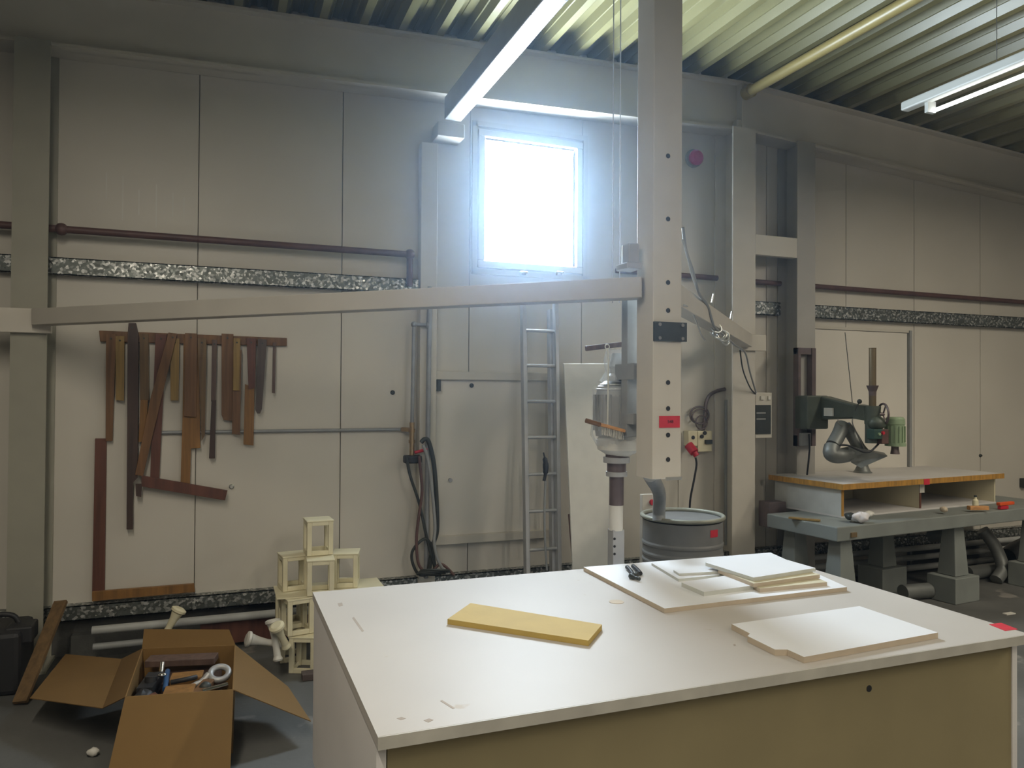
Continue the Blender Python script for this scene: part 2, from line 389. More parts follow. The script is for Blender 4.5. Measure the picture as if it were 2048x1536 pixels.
jointed('heating_pipe', [V((3.1, 5.64, 2.79)), V((4.12, 5.64, 2.785))], .024, m_redpipe, 'dark red pipe length behind the hanging column', [])
jointed('heating_pipe', [V((4.38, 5.64, 2.78)), V((4.82, 5.64, 2.775))], .024, m_redpipe, 'short dark red pipe length in the gap between the two close pillars', [])
jointed('heating_pipe', [V((5.045, 5.64, 2.775)), V((11.4, 5.64, 2.75))], .024, m_redpipe, 'long dark red pipe above the overarm router and the door leaf', [])
a = PY(858, 610, 5.57); c = PY(856, 650, 5.57); d = PY(828, 650, 5.57); e = PY(824, 850, 5.57)
t = jointed('air_pipe', [V((a.x, 5.57, a.z)), V((c.x, 5.57, c.z)), V((d.x, 5.57, c.z)), V((e.x, 5.57, e.z))], .014, m_grpipe, 'thin grey air pipe stepping left and down from the strut to the valve')
jointed('air_pipe', [V((a.x+.004, 5.565, 2.55)), V((PY(852, 1150, 5.565).x, 5.565, .35))], .018, m_grpipe, 'straight grey pipe running down the slim wall post', [])
ly = PY(320, 864, 5.62); ry = PY(818, 858, 5.62)
jointed('air_pipe', [V((ly.x+.0, 5.682, 1.463)), V((ry.x, 5.682, 1.467))], .0125, m_grpipe, 'thin horizontal grey pipe behind the hanging templates', [])
vx = e.x
t = thing('air_valve', 'brass air outlet with hose couplings at the end of the thin pipe', 'valve', (vx, 5.57, 1.30))
zv = 1.467
MB().tube([(vx-.05, 5.67, zv), (vx, 5.57, zv)], .018, 10, False).tube([(vx, 5.57, e.z+.02), (vx, 5.57, zv-.19)], .019, 10, False).lathe([(.026, 0), (.026, .03)], (vx, 5.57, zv-.02), n=6).lathe([(.026, 0), (.026, .025)], (vx, 5.57, zv-.1), n=6).build('valve_body', m_brass, t)
MB().box((vx-.06, 5.53, zv-.25), (vx+.07, 5.61, zv-.19)).build('manifold', m_black, t, .012)
MB().tube([(vx+.02, 5.56, zv-.17), (vx+.1, 5.56, zv-.15), (vx+.14, 5.56, zv-.13)], .012, 8).build('handle', m_redplast, t)
def hang(px, Y): return [PY(x, y, Y) for x, y in px]
tag(MB().tube(hang([(813, 912), (820, 950), (838, 1005), (850, 1060), (862, 1110), (868, 1140), (840, 1150), (825, 1125), (826, 1100), (848, 1078), (862, 1090), (870, 1130)], 5.52), .011).build('air_hose', m_dark), 'thin dark hose looping from the black manifold to the base rail', 'hose')
tag(MB().tube(hang([(838, 912), (844, 980), (838, 1030), (833, 1080), (838, 1130), (860, 1145), (882, 1128), (908, 1150)], 5.50), .011).build('air_hose', m_redpipe), 'thin brownish hose hanging straight below the black manifold', 'hose')
tag(MB().tube(hang([(842, 885), (850, 878), (858, 885), (868, 930), (873, 1000), (874, 1060), (866, 1090), (858, 1140)], 5.53), .017).build('air_hose', m_dark), 'thick black hose looped over the red handle beside the post', 'hose')
tag(MB().tube(hang([(846, 890), (856, 920), (864, 980), (870, 1050), (868, 1085), (876, 1120), (892, 1148)], 5.485), .012).build('air_hose', m_grey), 'grey hose hanging in front of the thick black hose', 'hose')
b = MB()
for k in range(3): b.torus(PY(858+k*6, 1148-k*3, 5.45), .085+.01*k, .010, (0.1, .3, 1), 28, 6)
tag(b.build('hose_coil', m_dark), 'dark hose coil lying on the base rail below the slim post', 'hose')
# floor pipes below templates
a = PY(184, 1257, 5.48); c = PY(548, 1234, 5.48)
pipe('floor_conduit', [(a.x, 5.48, .215), (c.x+.3, 5.48, .215)], .027, m_lgrey, 'light grey conduit along the plinth behind the cardboard box')
pipe('floor_conduit', [(-.75, 5.46, .115), (.0, 5.46, .115)], .022, m_grey, 'lower short grey conduit left of the cardboard box')
tag(MB().box((-.12, 5.52, .03), (.62, 5.56, .19)).build('skirting_board', W_['red']), 'red-brown wooden board standing on edge behind the cardboard box', 'board')

# ================================================================== TEMPLATE RACK
rk = [PY(198, 661, 5.672), PY(574, 676, 5.672), PY(574, 692, 5.672), PY(200, 683, 5.672)]
tag(MB().prism(rk, (0, .027, 0)).build('peg_rail', W_['mid'], None, .003), 'horizontal brown wooden peg rail carrying the hanging templates', 'rail')
GT = 'wooden templates hanging on the peg rail'
def strip(poly, layer, M, label, name='wooden_template', th=.011, hole=True, group=GT):
    Y = 5.668-.0125*layer
    pts = [PY(x, y, Y) for x, y in poly]
    b = MB().prism(pts, (0, th, 0)); o = b.build(name, W_[M], None, .0015)
    tag(o, label, 'template', group)
    if hole:
        tx = (pts[0].x+pts[1].x)/2; tz = (pts[0].z+pts[1].z)/2-.03
        MB().cyl((tx, Y+.004, tz), (tx, Y-.006, tz), .006, 8).build('hanging_peg', m_dark, o)
    return o
strip([(212, 668), (232, 668), (225, 882), (211, 882)], 1, 'mid', 'long brown template hanging just above the upright red-brown board')
strip([(231, 672), (249, 672), (248, 802), (231, 800)], 1, 'yellow', 'short yellowish template between the long brown and the tallest dark one')
strip([(257, 646), (272, 646), (277, 670), (275, 955), (266, 965), (266, 1059), (253, 1059), (255, 670)], 2, 'dark', 'tallest dark brown template rising above the rail', th=.02)
strip([(279, 667), (297, 668), (298, 800), (280, 800)], 1, 'olive', 'olive brown template just right of the tallest dark one')
strip([(281, 800), (296, 800), (291, 884), (277, 884)], 1, 'orange', 'orange-brown offcut hanging low beside the tallest dark template', hole=False)
strip([(311, 668), (333, 669), (318, 960), (300, 960)], 1, 'red', 'dark reddish template crossing behind the slanted one')
strip([(337, 665), (354, 667), (321, 805), (286, 952), (270, 950), (300, 800)], 3, 'mid', 'long slanted brown template leaning to the lower left', th=.016)
strip([(340, 676), (359, 677), (357, 801), (341, 801)], 1, 'yellow', 'yellow-brown template right of the slanted one')
strip([(367, 676), (397, 677), (401, 896), (382, 897), (380, 968), (361, 966), (365, 830)], 1, 'orange', 'long wide orange-brown template stepped at its lower end')
strip([(370, 666), (394, 667), (393, 834), (368, 832)], 3, 'mid', 'broad brown template hung over the stepped orange one')
strip([(395, 676), (413, 677), (410, 870), (403, 882)], 2, 'olive', 'narrow olive template tapering to a point mid rail')
strip([(424, 679), (434, 680), (431, 803), (422, 803)], 1, 'mauve', 'thin mauve-brown template in the middle of the rail')
strip([(423, 800), (432, 800), (430, 917), (418, 917)], 2, 'dark', 'thin dark stick below the mauve template', hole=False)
strip([(443, 667), (467, 668), (466, 842), (447, 840), (443, 830)], 1, 'mid', 'broad medium brown template right of the thin mauve one')
strip([(467, 676), (481, 677), (479, 782), (466, 781)], 3, 'yellow', 'bright yellow template hung over a longer brown one')
strip([(466, 700), (483, 700), (480, 870), (464, 868)], 2, 'mid', 'brown template behind the bright yellow one')
strip([(493, 676), (512, 677), (510, 776), (497, 778)], 2, 'red', 'reddish template left of the rounded dark one')
strip([(490, 768), (509, 776), (507, 891), (487, 889)], 1, 'orange', 'orange template hanging below the reddish one', hole=False)
strip([(516, 678), (534, 679), (524, 818), (520, 827), (514, 827), (511, 820)], 2, 'grey', 'dark grey-brown template with a rounded lower end')
strip([(546, 685), (552, 685), (550, 787), (544, 786)], 1, 'mauve', 'thinnest stick of all hanging at the rail end')
o = strip([(283, 951), (455, 981), (450, 1001), (283, 973)], 3, 'red', 'dark red wooden arm sticking out sideways below the templates', 'wooden_bar', .022, False, None)
MB().prism([PY(x, y, 5.628) for x, y in ((271, 968), (284, 968), (282, 994), (272, 992))], (0, .02, 0)).build('end_hook', W_['dark'], o)
strip([(190, 877), (213, 877), (209, 1192), (184, 1192)], 0, 'red', 'long upright red-brown board standing on the orange-brown strip', 'wooden_board', .02, False, None)
strip([(184, 1184), (388, 1168), (390, 1184), (184, 1203)], 2, 'orange', 'orange-brown strip lying along the base rail under the templates', 'wooden_strip', .03, False, None)
for (x, y, M, lab) in ((785, 785, m_dark, 'dark bolt head on the blank wall panel beside the stepped air pipe'), (463, 973, m_speck, 'shiny screw beside the end of the dark red wooden arm'),
                     (1960, 911, m_dark, 'dark bolt head on the wall above the shelf box'), (941, 771, m_dark, 'dark bolt head at the top of the boarded door')):
    q = PY(x, y, W); yy = W if x != 941 else W-.025
    tag(MB().lathe([(.018, 0), (.018, .006), (.011, .012), (.011, .02)], (q.x, yy, q.z), (0, -1, 0), 10).build('wall_bolt', M), lab, 'bolt')

# ================================================================== HANGING COLUMN WITH STRUTS
cx0, cx1, cy0, cy1 = 1.903, 2.061, 3.10, 3.253
t = thing('hanging_column', 'beige square steel column hanging from the roof over the bench', 'column', (1.98, 3.17, 1.344))
ztop = zr(1.98)+.0
b = MB().box((cx0, cy0, 1.344), (cx1, cy1, ztop))
b.build('column_tube', m_column, t, .004)
for y in (312, 438, 565, 621, 765, 817, 870, 919):
    q = PY(1336, y, cy0); b = MB().lathe([(.0115, 0), (.0115, .003)], (q.x, cy0+.001, q.z), (0, -1, 0), 14); b.build('bolt_hole', m_black, t)
p0 = PY(1306, 643, cy0); p1 = PY(1371, 684, cy0)
pl = MB().box((p0.x, cy0-.012, p1.z), (p1.x, cy0-.001, p0.z)).build('clamp_plate', m_dark, t)
b = MB()
for sx in (.15, .85):
    for sz in (.15, .85): b.lathe([(.009, 0), (.009, .008)], (p0.x+(p1.x-p0.x)*sx, cy0-.012, p1.z+(p0.z-p1.z)*sz), (0, -1, 0), 6)
b.build('bolt', m_steel, pl)
q = PY(1347, 957, cy0); MB().box((q.x-.045, cy0-.004, q.z-.008), (q.x+.045, cy0-.0005, q.z+.008)).build('type_plate', m_speck, t)
q0 = PY(1318, 832, cy0); q1 = PY(1359, 855, cy0)
rt = MB().box((q0.x, cy0-.003, q1.z), (q1.x, cy0-.0005, q0.z)).build('red_label', m_red)
tag(rt, 'red auction label stuck on the hanging column', 'label')
text_mesh('lot_number', '548', .022, ((q0.x+q1.x)/2+.004, cy0-.0036, (q0.z+q1.z)/2), rt, m_ink)
for k in range(1):
    MB().box((cx0-.09, cy0-.08, ztop-.012), (cx1+.09, cy1+.08, ztop)).build('head_plate', m_column, t)
sl = MB().bar((1.905, 3.2, 2.262), (-1.06, 5.38, 2.195), .10, .10); tag(sl.build('brace_tube', m_brace, None, .004), 'long beige square brace running under the window to the dull pillar', 'brace')
q = PY(25, 640, 5.40)
tag(MB().box((-1.30, 5.385, 2.10), (-.99, 5.419, 2.25)).build('clamp_bracket', m_column, None, .004), 'bracket clamping the long brace to the dull green pillar', 'bracket')
sr = MB().bar((2.063, 3.2, 2.235), (4.25, 5.40, 2.215), .10, .11); tag(sr.build('brace_tube', m_column, None, .004), 'beige square brace with cables draped over it', 'brace')
q = PY(1508, 688, 5.40)
tag(MB().box((4.19, 5.395, 2.13), (4.46, 5.428, 2.27)).build('clamp_bracket', m_column, None, .004), 'bracket clamping the cable-draped brace to the beige pillar', 'bracket')

# cables draped from the column over the right brace
def along(pxs, Ys): return [PY(x, y, Y) for (x, y), Y in zip(pxs, Ys)]
tag(MB().tube(along([(1366, 455), (1372, 500), (1385, 540), (1394, 575), (1400, 590), (1415, 610), (1424, 640), (1430, 655), (1450, 672), (1470, 690), (1490, 705), (1500, 745), (1512, 785)], [3.2, 3.25, 3.3, 3.35, 3.45, 3.7, 3.8, 3.95, 4.3, 4.6, 4.95, 5.2, 5.42]), .0075, 8).build('power_cable', m_grey), 'long grey cable hanging over the brace and down to the switch cabinet', 'cable')
tag(MB().tube(along([(1366, 480), (1376, 515), (1384, 550), (1395, 578), (1398, 584)], [3.2, 3.25, 3.3, 3.36, 3.4]), .006, 8).build('power_cable', m_lgrey), 'short pale cable strand beside the column above the brace', 'cable')
tag(MB().tube(along([(1368, 610), (1380, 618), (1392, 640), (1402, 668), (1410, 680)], [3.2, 3.4, 3.5, 3.6, 3.65]), .006, 8).build('power_cable', m_speck), 'pale cable end dangling under the brace beside the dark clamp plate', 'cable')
tag(MB().tube(along([(1480, 700), (1486, 740), (1500, 775), (1511, 788)], [5.1, 5.25, 5.38, 5.43]), .006, 8).build('power_cable', m_dark), 'thin dark cable hanging at the pillar above the switch box', 'cable')
b = MB()
for k, (x, y) in enumerate(((1432, 655), (1440, 668), (1447, 672), (1452, 680), (1428, 662))):
    b.torus(PY(x, y, 4.05+.07*k), .035, .006, (random.random()-.5, 1, random.random()-.5), 16, 6, 1, 1.3)
tag(b.build('cable_coil', m_speck), 'small bundle of shiny wrapped cable loops under the brace', 'cable')
b = MB()
for x, y, Y in ((1424, 605, 3.78), (1461, 637, 4.45)):
    q = PY(x, y, Y); b.tube([q, q+V((.012, 0, .05))], .006, 6, False)
o = tag(b.build('cable_tie', m_speck), 'pale cable tie ends sticking up from the top of the brace', 'cable tie')
# suspension ropes left of the column
for k, (x, lab) in enumerate(((1226, 'left thin steel rope hanging beside the column'), (1240, 'right thin steel rope hanging beside the column'))):
    q = PY(x, 300, 3.36); q2 = PY(x-1, 606, 3.36)
    tag(MB().tube([(q.x, 3.36, zr(q.x)), (q2.x, 3.36, q2.z)], .003 if k else .0028, 6, False).build('steel_rope', m_steel), lab, 'rope')

# copy router hanging on the back of the column
mx, my = PY(1232, 800, 3.50).x, 3.50
t = thing('overhead_router', 'grey router motor head wrapped in film hanging behind the column', 'machine', (mx, my, 1.3))
Z = lambda y, Y=my, x=1232: PY(x, y, Y).z
pr = PY(1258, 700, 3.36)
MB().box((pr.x-.028, 3.33, Z(870)), (pr.x+.03, 3.39, Z(600))).build('slide_bar', m_grey, t, .004)
MB().box((pr.x-.03, 3.26, Z(760)), (pr.x+.05, 3.45, Z(730))).build('mounting_bracket', m_grey, t); MB().box((pr.x-.03, 3.26, Z(845)), (pr.x+.05, 3.45, Z(825))).build('mounting_bracket', m_grey, t)
zt_, zb_ = Z(762), Z(872)
H = zt_-zb_; r0 = .108
b = MB().lathe([(r0*.97, 0), (r0, .02), (r0, H*.72), (r0*.93, H*.82), (r0*.9, H*.9), (r0*.55, H)], (mx, my, zb_), n=32)
mo = b.build('motor_body', m_motor, t)
b = MB()
for k in range(30):
    a = 2*PI*k/30; d = V((math.cos(a), math.sin(a), 0)); b.bar(V((mx, my, zb_+.03))+d*(r0+.004), V((mx, my, zb_+H*.75))+d*(r0+.004), .005, .014, d)
b.build('cooling_fins', m_motor, mo)
MB().torus((mx, my, zb_+H*.93), r0*.8, .004, n=28, k=6).torus((mx, my, zb_+H*.85), r0*.97, .004, n=28, k=6).build('wire_hoop', m_speck, mo)
MB().lathe([(.055, 0), (.055, .03), (.042, .045), (.042, .07), (.05, .08), (.03, .15)], (mx+.01, my, zt_-.005), n=20).build('fan_cap', m_lgrey, t)
b = MB().lathe([(r0*.95, .0), (r0*1.12, -.02), (r0*1.05, -.07), (r0*.6, -.10), (.055, -.105)], (mx+.02, my, zb_), n=28); b.build('dust_skirt', m_offw, t)
MB().box((mx+.06, my-.17, Z(852)), (mx+.16, my-.07, Z(812))).build('terminal_box', m_lgreen if False else mat('terminal_grey', (.36, .38, .33), .5), t, .012)
MB().tube([(mx+.03, my-.12, Z(822)), (mx+.0, my-.13, Z(832)), (mx+.04, my-.125, Z(850)), (mx+.06, my-.1, Z(866))], .008, 8).build('cable_stub', m_dark, t)
# film: crumpled half skirts and collar
b = MB()
nseg = 26
def film(rings, a0, a1, wob, seed):
    rnd = random.Random(seed); vs = []
    for (r, z) in rings:
        for i in range(nseg+1):
            a = a0+(a1-a0)*i/nseg; rr = r*(1+wob*math.sin(9*a+rnd.random()*1.5))
            vs.append((mx+rr*math.cos(a), my+rr*math.sin(a), z+.008*rnd.random()))
    k = nseg+1
    b.add(vs, [(j*k+i, j*k+i+1, (j+1)*k+i+1, (j+1)*k+i) for j in range(len(rings)-1) for i in range(nseg)], True)
film([(.05, Z(700)), (.065, Z(722)), (.055, Z(745)), (.085, Z(765))], 0, 2*PI, .08, 3)
film([(r0*1.1, Z(775)), (r0*1.12, Z(800)), (r0*1.13, Z(840)), (r0*1.2, Z(872)), (r0*.9, Z(893))], 2.2, 5.6, .05, 4)
b.build('plastic_wrap', m_film, t)
MB().tube([(mx-.01, my-.02, Z(722)), (mx+.02, my-.04, Z(712)), (pr.x-.02, 3.36, Z(706))], .006, 8).build('chrome_lever', m_chrome, t)
xs = PY(1216, 780, my-.12).x
MB().tube([(xs, my-.118, Z(855)), (xs+.003, my-.118, Z(712)), (xs, my-.11, Z(700))], .0045, 6, False).torus((xs, my-.11, Z(697)), .012, .003, (0, 1, 0), 14, 6).build('pull_wire', m_lampw, t)
# shaft below the motor
sx = PY(1233, 970, my).x
b = MB().lathe([(.038, Z(1010)), (.038, Z(945))], (sx, my, 0), n=22).lathe([(.05, Z(945)), (.05, Z(922)), ], (sx, my, 0), n=22).lathe([(.058, Z(915)), (.058, Z(896))], (sx, my, 0), n=22)
b.build('shaft', m_shaft, t)
MB().lathe([(.07, Z(925)), (.07, Z(914))], (sx, my, 0), n=22).lathe([(.056, Z(952)), (.056, Z(943))], (sx, my, 0), n=22).build('clamp_ring', m_alu, t)
MB().lathe([(.037, Z(1060)), (.0375, Z(1010))], (sx-.003, my, 0), n=22).build('white_sleeve', m_offw, t)
st = MB().box((sx-.035, my-.03, Z(1130)-.1), (sx+.032, my+.03, Z(1058))).build('steel_post', m_alu, t, .003)
for y in (1075, 1090, 1105):
    MB().lathe([(.007, 0), (.007, .003)], (PY(1229, y, my-.03).x, my-.029, Z(y)), (0, -1, 0), 10).build('post_hole', m_black, st)
MB().box((sx-.09, my-.07, 0), (sx+.09, my+.09, .03)).box((sx-.03, my-.025, .03), (sx+.028, my+.025, Z(1130)-.1)).build('floor_stand', m_steel, t)
# things hung on the router head
hb = thing('hand_brush', 'hand brush with orange wooden back lying on the router skirt', 'brush', (mx, my-.2, Z(850)))
p0, p1, p2 = PY(1172, 841, my-.16), PY(1200, 849, my-.16), PY(1247, 862, my-.16)
MB().tube([p0, p0*.6+p1*.4, p1], .012, 12).build('handle', W_['mid'], hb)
MB().bar(p1, p2, .045, .016).build('brush_back', m_orange, hb, .004)
b = MB(); rnd = random.Random(5)
for k in range(60):
    q = p1.lerp(p2, .12+.8*rnd.random())+V(((rnd.random()-.5)*.01, (rnd.random()-.5)*.035, -.006)); b.tube([q, q+V(((rnd.random()-.5)*.012, (rnd.random()-.5)*.012, -.04))], .0013, 4, False)
b.build('bristles', m_offw, hb)
tag(MB().bar(PY(1172, 697, my-.1), PY(1248, 688, my-.05), .02, .026).build('wooden_bar', W_['mauve'], None, .004), 'reddish wooden bar tied across the top of the router head', 'bar')
# pulley block next to column at strut height
t = thing('pulley_block', 'small steel pulley block on top of the brace left of the column', 'pulley', PY(1260, 545, 3.22))
p = PY(1260, 515, 3.22); MB().box((p.x-.03, 3.18, PY(1260, 527, 3.2).z), (p.x+.03, 3.25, PY(1260, 487, 3.2).z)).build('housing', m_alu, t, .006)
z1_ = PY(1260, 527, 3.2).z; MB().box((p.x-.05, 3.16, z1_-.03), (p.x+.035, 3.27, z1_)).build('foot', m_alu, t, .004)
# roof hook
q = PY(1267, 95, 3.3); tag(MB().box((q.x-.02, 3.27, zr(q.x)-.16), (q.x+.025, 3.34, zr(q.x)-.005)).build('roof_clip', m_alu, None, .004), 'small shiny clip under the roof left of the column', 'clip')

# ================================================================== LADDER, LEANING PANEL, DRUM, SOCKETS
ld = thing('ladder', 'aluminium extension ladder leaning on the wall beside the boarded door', 'ladder', (2.28, 5.2, 0))
def lx(z, side, sec):   # rail position
    k = (z-.5)/1.9
    base = (2.135+.065*k) if side == 0 else (2.395+.085*k)
    return base if sec == 0 else base+(.035 if side == 0 else -.02)
def lyy(z, sec): return 5.22+.155*z-.0 if False else 5.17+.14*z+(.07 if sec else 0)
ZT = 2.52
sec0 = []
for sec in (0, 1):
    b_ = [MB(), MB()]
    for side in (0, 1):
        top = ZT if sec == 0 else 2.42
        b_[side].bar((lx(0, side, sec), lyy(0, sec), 0.0), (lx(top, side, sec), lyy(top, sec), top), .028 if sec == 0 else .024, .062, (0, 1, .0))
    for bb in b_: bb.build('ladder_rail', m_alu, ld, .002)
for y in (590, 660, 731, 803, 874, 946, 1017, 1090):
    z = PY(1080, y, 5.4).z
    if z < ZT: MB().cyl((lx(z, 0, 0), lyy(z, 0), z), (lx(z, 1, 0), lyy(z, 0), z), .013, 10).build('rung', m_alu, ld)
z = PY(1080, 1150, 5.25).z; MB().cyl((lx(z, 0, 0), lyy(z, 0), z), (lx(z, 1, 0), lyy(z, 0), z), .013, 10).build('rung', m_alu, ld)
MB().box((lx(.03, 0, 0)-.02, 5.13, 0), (lx(.03, 0, 0)+.02, 5.21, .03)).box((lx(.03, 1, 0)-.02, 5.13, 0), (lx(.03, 1, 0)+.02, 5.21, .03)).build('rubber_foot', m_black, ld)
MB().tube([PY(1091, 962, 5.20), PY(1089, 1020, 5.2), PY(1090, 1080, 5.2), PY(1094, 1140, 5.2)], .009, 8).build('pull_rope', m_grey, ld)
MB().tube([PY(1087, 905, 5.2), PY(1091, 925, 5.2), PY(1091, 945, 5.2), PY(1088, 962, 5.2)], .018, 10, True, [.006, .018, .022, .02, .012, .012]).build('hook', m_black, ld)
tl, tr_ = PY(1128, 728, 5.42), PY(1222, 728, 5.42); bl, br_ = PY(1146, 1145, 5.0), PY(1250, 1145, 5.0)
k = (5.42-5.0)/(tl.z-bl.z); zl = bl.z; ext = lambda a, c: c+(c-a)*(zl/(a.z-c.z))
bl2, br2 = ext(tl, bl), ext(tr_, br_)
tag(MB().prism([tl, tr_, br2, bl2], V((0, .016, .006))).build('leaning_board', m_offw), 'tall off-white board leaning on the wall behind the router head', 'board')
bl3 = PY(1133, 1140, 5.12); tl3 = PY(1136, 1030, 5.22)
tag(MB().bar((bl3.x+.055, 4.97, 0.01), (tl3.x+.05, 5.25, tl3.z), .025, .06, (1, 0, 0)).build('leaning_batten', W_['red']), 'red-brown batten standing left of the white leaning board', 'board')
# drum
dc = PZ(1365, 1027, .9); dr_ = .288
t = thing('steel_drum', 'grey ribbed steel drum with a dust hose under the hanging column', 'drum', (dc.x, dc.y, 0))
pf = [(.28, 0), (.285, .01), (.278, .03)]
for zc in (.28, .33, .58, .63, .70):
    pf += [(.278, zc-.018), (.284, zc-.006), (.284, zc+.006), (.278, zc+.018)]
pf += [(.278, .86)]
MB().lathe(pf, (dc.x, dc.y, 0), n=48).build('drum_shell', m_drum, t)
MB().torus((dc.x, dc.y, .885), .283, .0155, n=48, k=10).build('clamp_ring', m_drumrim, t)
MB().lathe([(.275, .868), (.27, .874), (.06, .879), (.06, .879)], (dc.x, dc.y, 0), n=48).build('lid', m_drum, t)
q0 = PY(1412, 1046, dc.y-.25); 
a = math.atan2(-1.0, .28); n_ = V((math.cos(a), math.sin(a), 0)); s_ = V((-n_.y, n_.x, 0)); c_ = V((dc.x, dc.y, .80))+n_*.2795
b = MB(); vs = []
for j, zz in enumerate((.775, .825)):
    for i in range(7):
        aa = a-.14+.28*i/6; vs.append((dc.x+math.cos(aa)*.2805, dc.y+math.sin(aa)*.2805, zz))
b.add(vs, [(i, i+1, 8+i, 7+i) for i in range(6)]); o = b.build('red_label', m_red); tag(o, 'red auction label on the steel drum', 'label')
hs = PY(1310, 1012, dc.y-.05)
tag(MB().tube([PY(1300, 948, 3.5), PY(1306, 960, 3.8), PY(1314, 974, 4.1), PY(1319, 990, 4.35), V((PY(1318, 1015, dc.y-.1).x, dc.y-.1, .95)), V((PY(1318, 1015, dc.y-.1).x, dc.y-.1, .876))], .043, 16).build('dust_hose', m_grey), 'grey bent hose entering the drum lid', 'hose')
q = PY(1303, 1003, 4.9); t = thing('stop_post', 'pale post with a red cap end just behind the drum hose', 'post', (q.x, 4.95, 0)); MB().box((q.x-.06, 4.93, 0), (q.x+.04, 4.97, q.z+.05)).build('post', m_column, t, .004); MB().cyl((q.x+.02, 4.93, q.z-.01), (q.x+.02, 4.91, q.z-.01), .022, 10).build('red_cap', m_redplast, t)
# red bell on wall
q = PY(1385, 318, W); t = thing('alarm_bell', 'round red alarm bell high on the wall right of the column', 'bell', (q.x, W, q.z))
MB().lathe([(.08, .0), (.08, .03)], (q.x, W-.002, q.z), (0, -1, 0), 28).build('back_plate', m_grey, t)
MB().lathe([(.066, .03), (.07, .06), (.05, .085), (.015, .092), (.0, .093)], (q.x+.005, W, q.z), (0, -1, 0), 28).build('gong', m_purple, t)
# sockets
ws = thing('socket_panel', 'group of beige wall sockets with a red plug right of the column', 'socket', PY(1400, 900, W))
def wbox(x0, y0, x1, y1, Y, dep, M, name, par, bev=.004):
    a, c = PY(x0, y0, Y), PY(x1, y1, Y); return MB().box((a.x, Y, c.z), (c.x, Y+dep, a.z)).build(name, M, par, bev)
wbox(1377, 862, 1395, 892, 5.62, .076, m_cream, 'socket', ws); wbox(1396, 862, 1424, 903, 5.63, .066, m_cream, 'socket', ws)
for x, y in ((1386, 875), (1404, 873), (1410, 866)):
    q = PY(x, y, 5.62); MB().cyl((q.x, 5.615, q.z), (q.x, 5.628, q.z), .017, 12).build('socket_hole', m_black, ws)
wbox(1412, 880, 1425, 888, 5.61, .02, m_dark, 'switch', ws, 0)
q = PY(1389, 905, 5.56)
MB().cyl((q.x-.02, 5.62, q.z+.06), (q.x, 5.56, q.z), .04, 14).cyl((q.x, 5.56, q.z), (q.x+.012, 5.545, q.z-.03), .026, 12).build('red_plug', m_redplast, ws)
MB().tube(hang([(1391, 915), (1393, 930), (1388, 960), (1380, 1005), (1380, 1060)], 5.54), .009, 8).build('plug_cable', m_black, ws)
b = MB()
for k, (x, y, sx, sy) in enumerate(((1399, 830, 1.0, 1.3), (1401, 833, .85, 1.15), (1403, 845, .8, .8))):
    b.torus(PY(x, y, 5.66-.012*k), .075, .008, (0, 1, 0), 30, 6, sx, sy)
tag(b.build('cable_coil', m_shaft), 'coiled brown cable hung on the wall above the sockets', 'cable')
tag(MB().tube(hang([(1450, 778), (1434, 782), (1420, 790), (1412, 806), (1410, 830), (1406, 862)], 5.66), .016, 10).build('conduit_bend', m_shaft), 'curved brown conduit from the pillar to the sockets', 'conduit')
tag(MB().tube([PY(1452, 800, 5.66), PY(1452, 1090, 5.66)], .013, 8, False).build('wall_conduit', m_grey), 'upright grey conduit beside the beige pillar near the sockets', 'conduit')
# switch box on pillar
t = thing('switch_box', 'pale switch cabinet with a dark cover beside the beige pillar', 'switch box', PY(1528, 875, 5.46))
a, c = PY(1511, 785, 5.46), PY(1544, 876, 5.46)
MB().box((a.x, 5.46, c.z), (c.x, 5.60, a.z)).build('housing', m_beam, t, .006)
a2, c2 = PY(1512, 810, 5.45), PY(1542, 868, 5.45)
MB().box((a2.x, 5.452, c2.z), (c2.x, 5.462, a2.z)).build('dark_cover', m_dark, t)
b = MB()
for y in (826, 838): 
    q = PY(1522, y, 5.452); b.box((q.x-.05, 5.449, q.z-.006), (q.x+.05, 5.4525, q.z+.006))
b.build('marking', m_grey, t)
q = PY(1530, 795, 5.455); MB().box((q.x-.05, 5.445, q.z-.02), (q.x-.01, 5.46, q.z+.012)).box((q.x+.03, 5.445, q.z-.02), (q.x+.06, 5.46, q.z+.012)).build('switch', m_offw, t)

# ================================================================== WHITE WORKBENCH
bx0, bx1, by0, by1, bz = .367, 2.70, 1.862, 3.30, .90
wb = thing('workbench', 'large white laminate workbench with white and yellow boards lying on it', 'workbench', ((bx0+bx1)/2, (by0+by1)/2, 0))
b = MB().box((bx0, by0+.004, bz-.032), (bx1, by1, bz)); b.build('worktop', m_bench, wb)
MB().box((bx0, by0, bz-.033), (bx1, by0+.004, bz-.0005)).build('edge_band', m_bedge, wb)
MB().box((bx0+.005, by0+.045, .2), (bx0+.03, by1-.01, bz-.032)).build('side_panel', m_bside, wb)
MB().box((bx1-.03, by0+.045, .2), (bx1-.005, by1-.01, bz-.032)).build('side_panel', m_bside, wb)
fp = MB().box((bx0+.034, by0+.05, .2), (bx1-.03, by0+.07, bz-.033)).build('front_panel', m_bfront, wb)
q = PY(1738, 1377, by0+.05); MB().lathe([(.011, 0), (.011, .002)], (q.x, by0+.0505, q.z), (0, -1, 0), 12).build('drill_hole', m_black, fp)
MB().box((bx0+.03, by1-.03, .2), (bx1-.03, by1-.012, bz-.032)).build('back_panel', m_bside, wb)
MB().box((bx0+.03, by0+.07, .2), (bx1-.03, by1-.03, .22)).build('bottom_panel', m_bside, wb)
MB().box((bx0+.2, by0+.2, 0), (bx1-.2, by1-.15, .2)).build('plinth', m_plinth, wb)
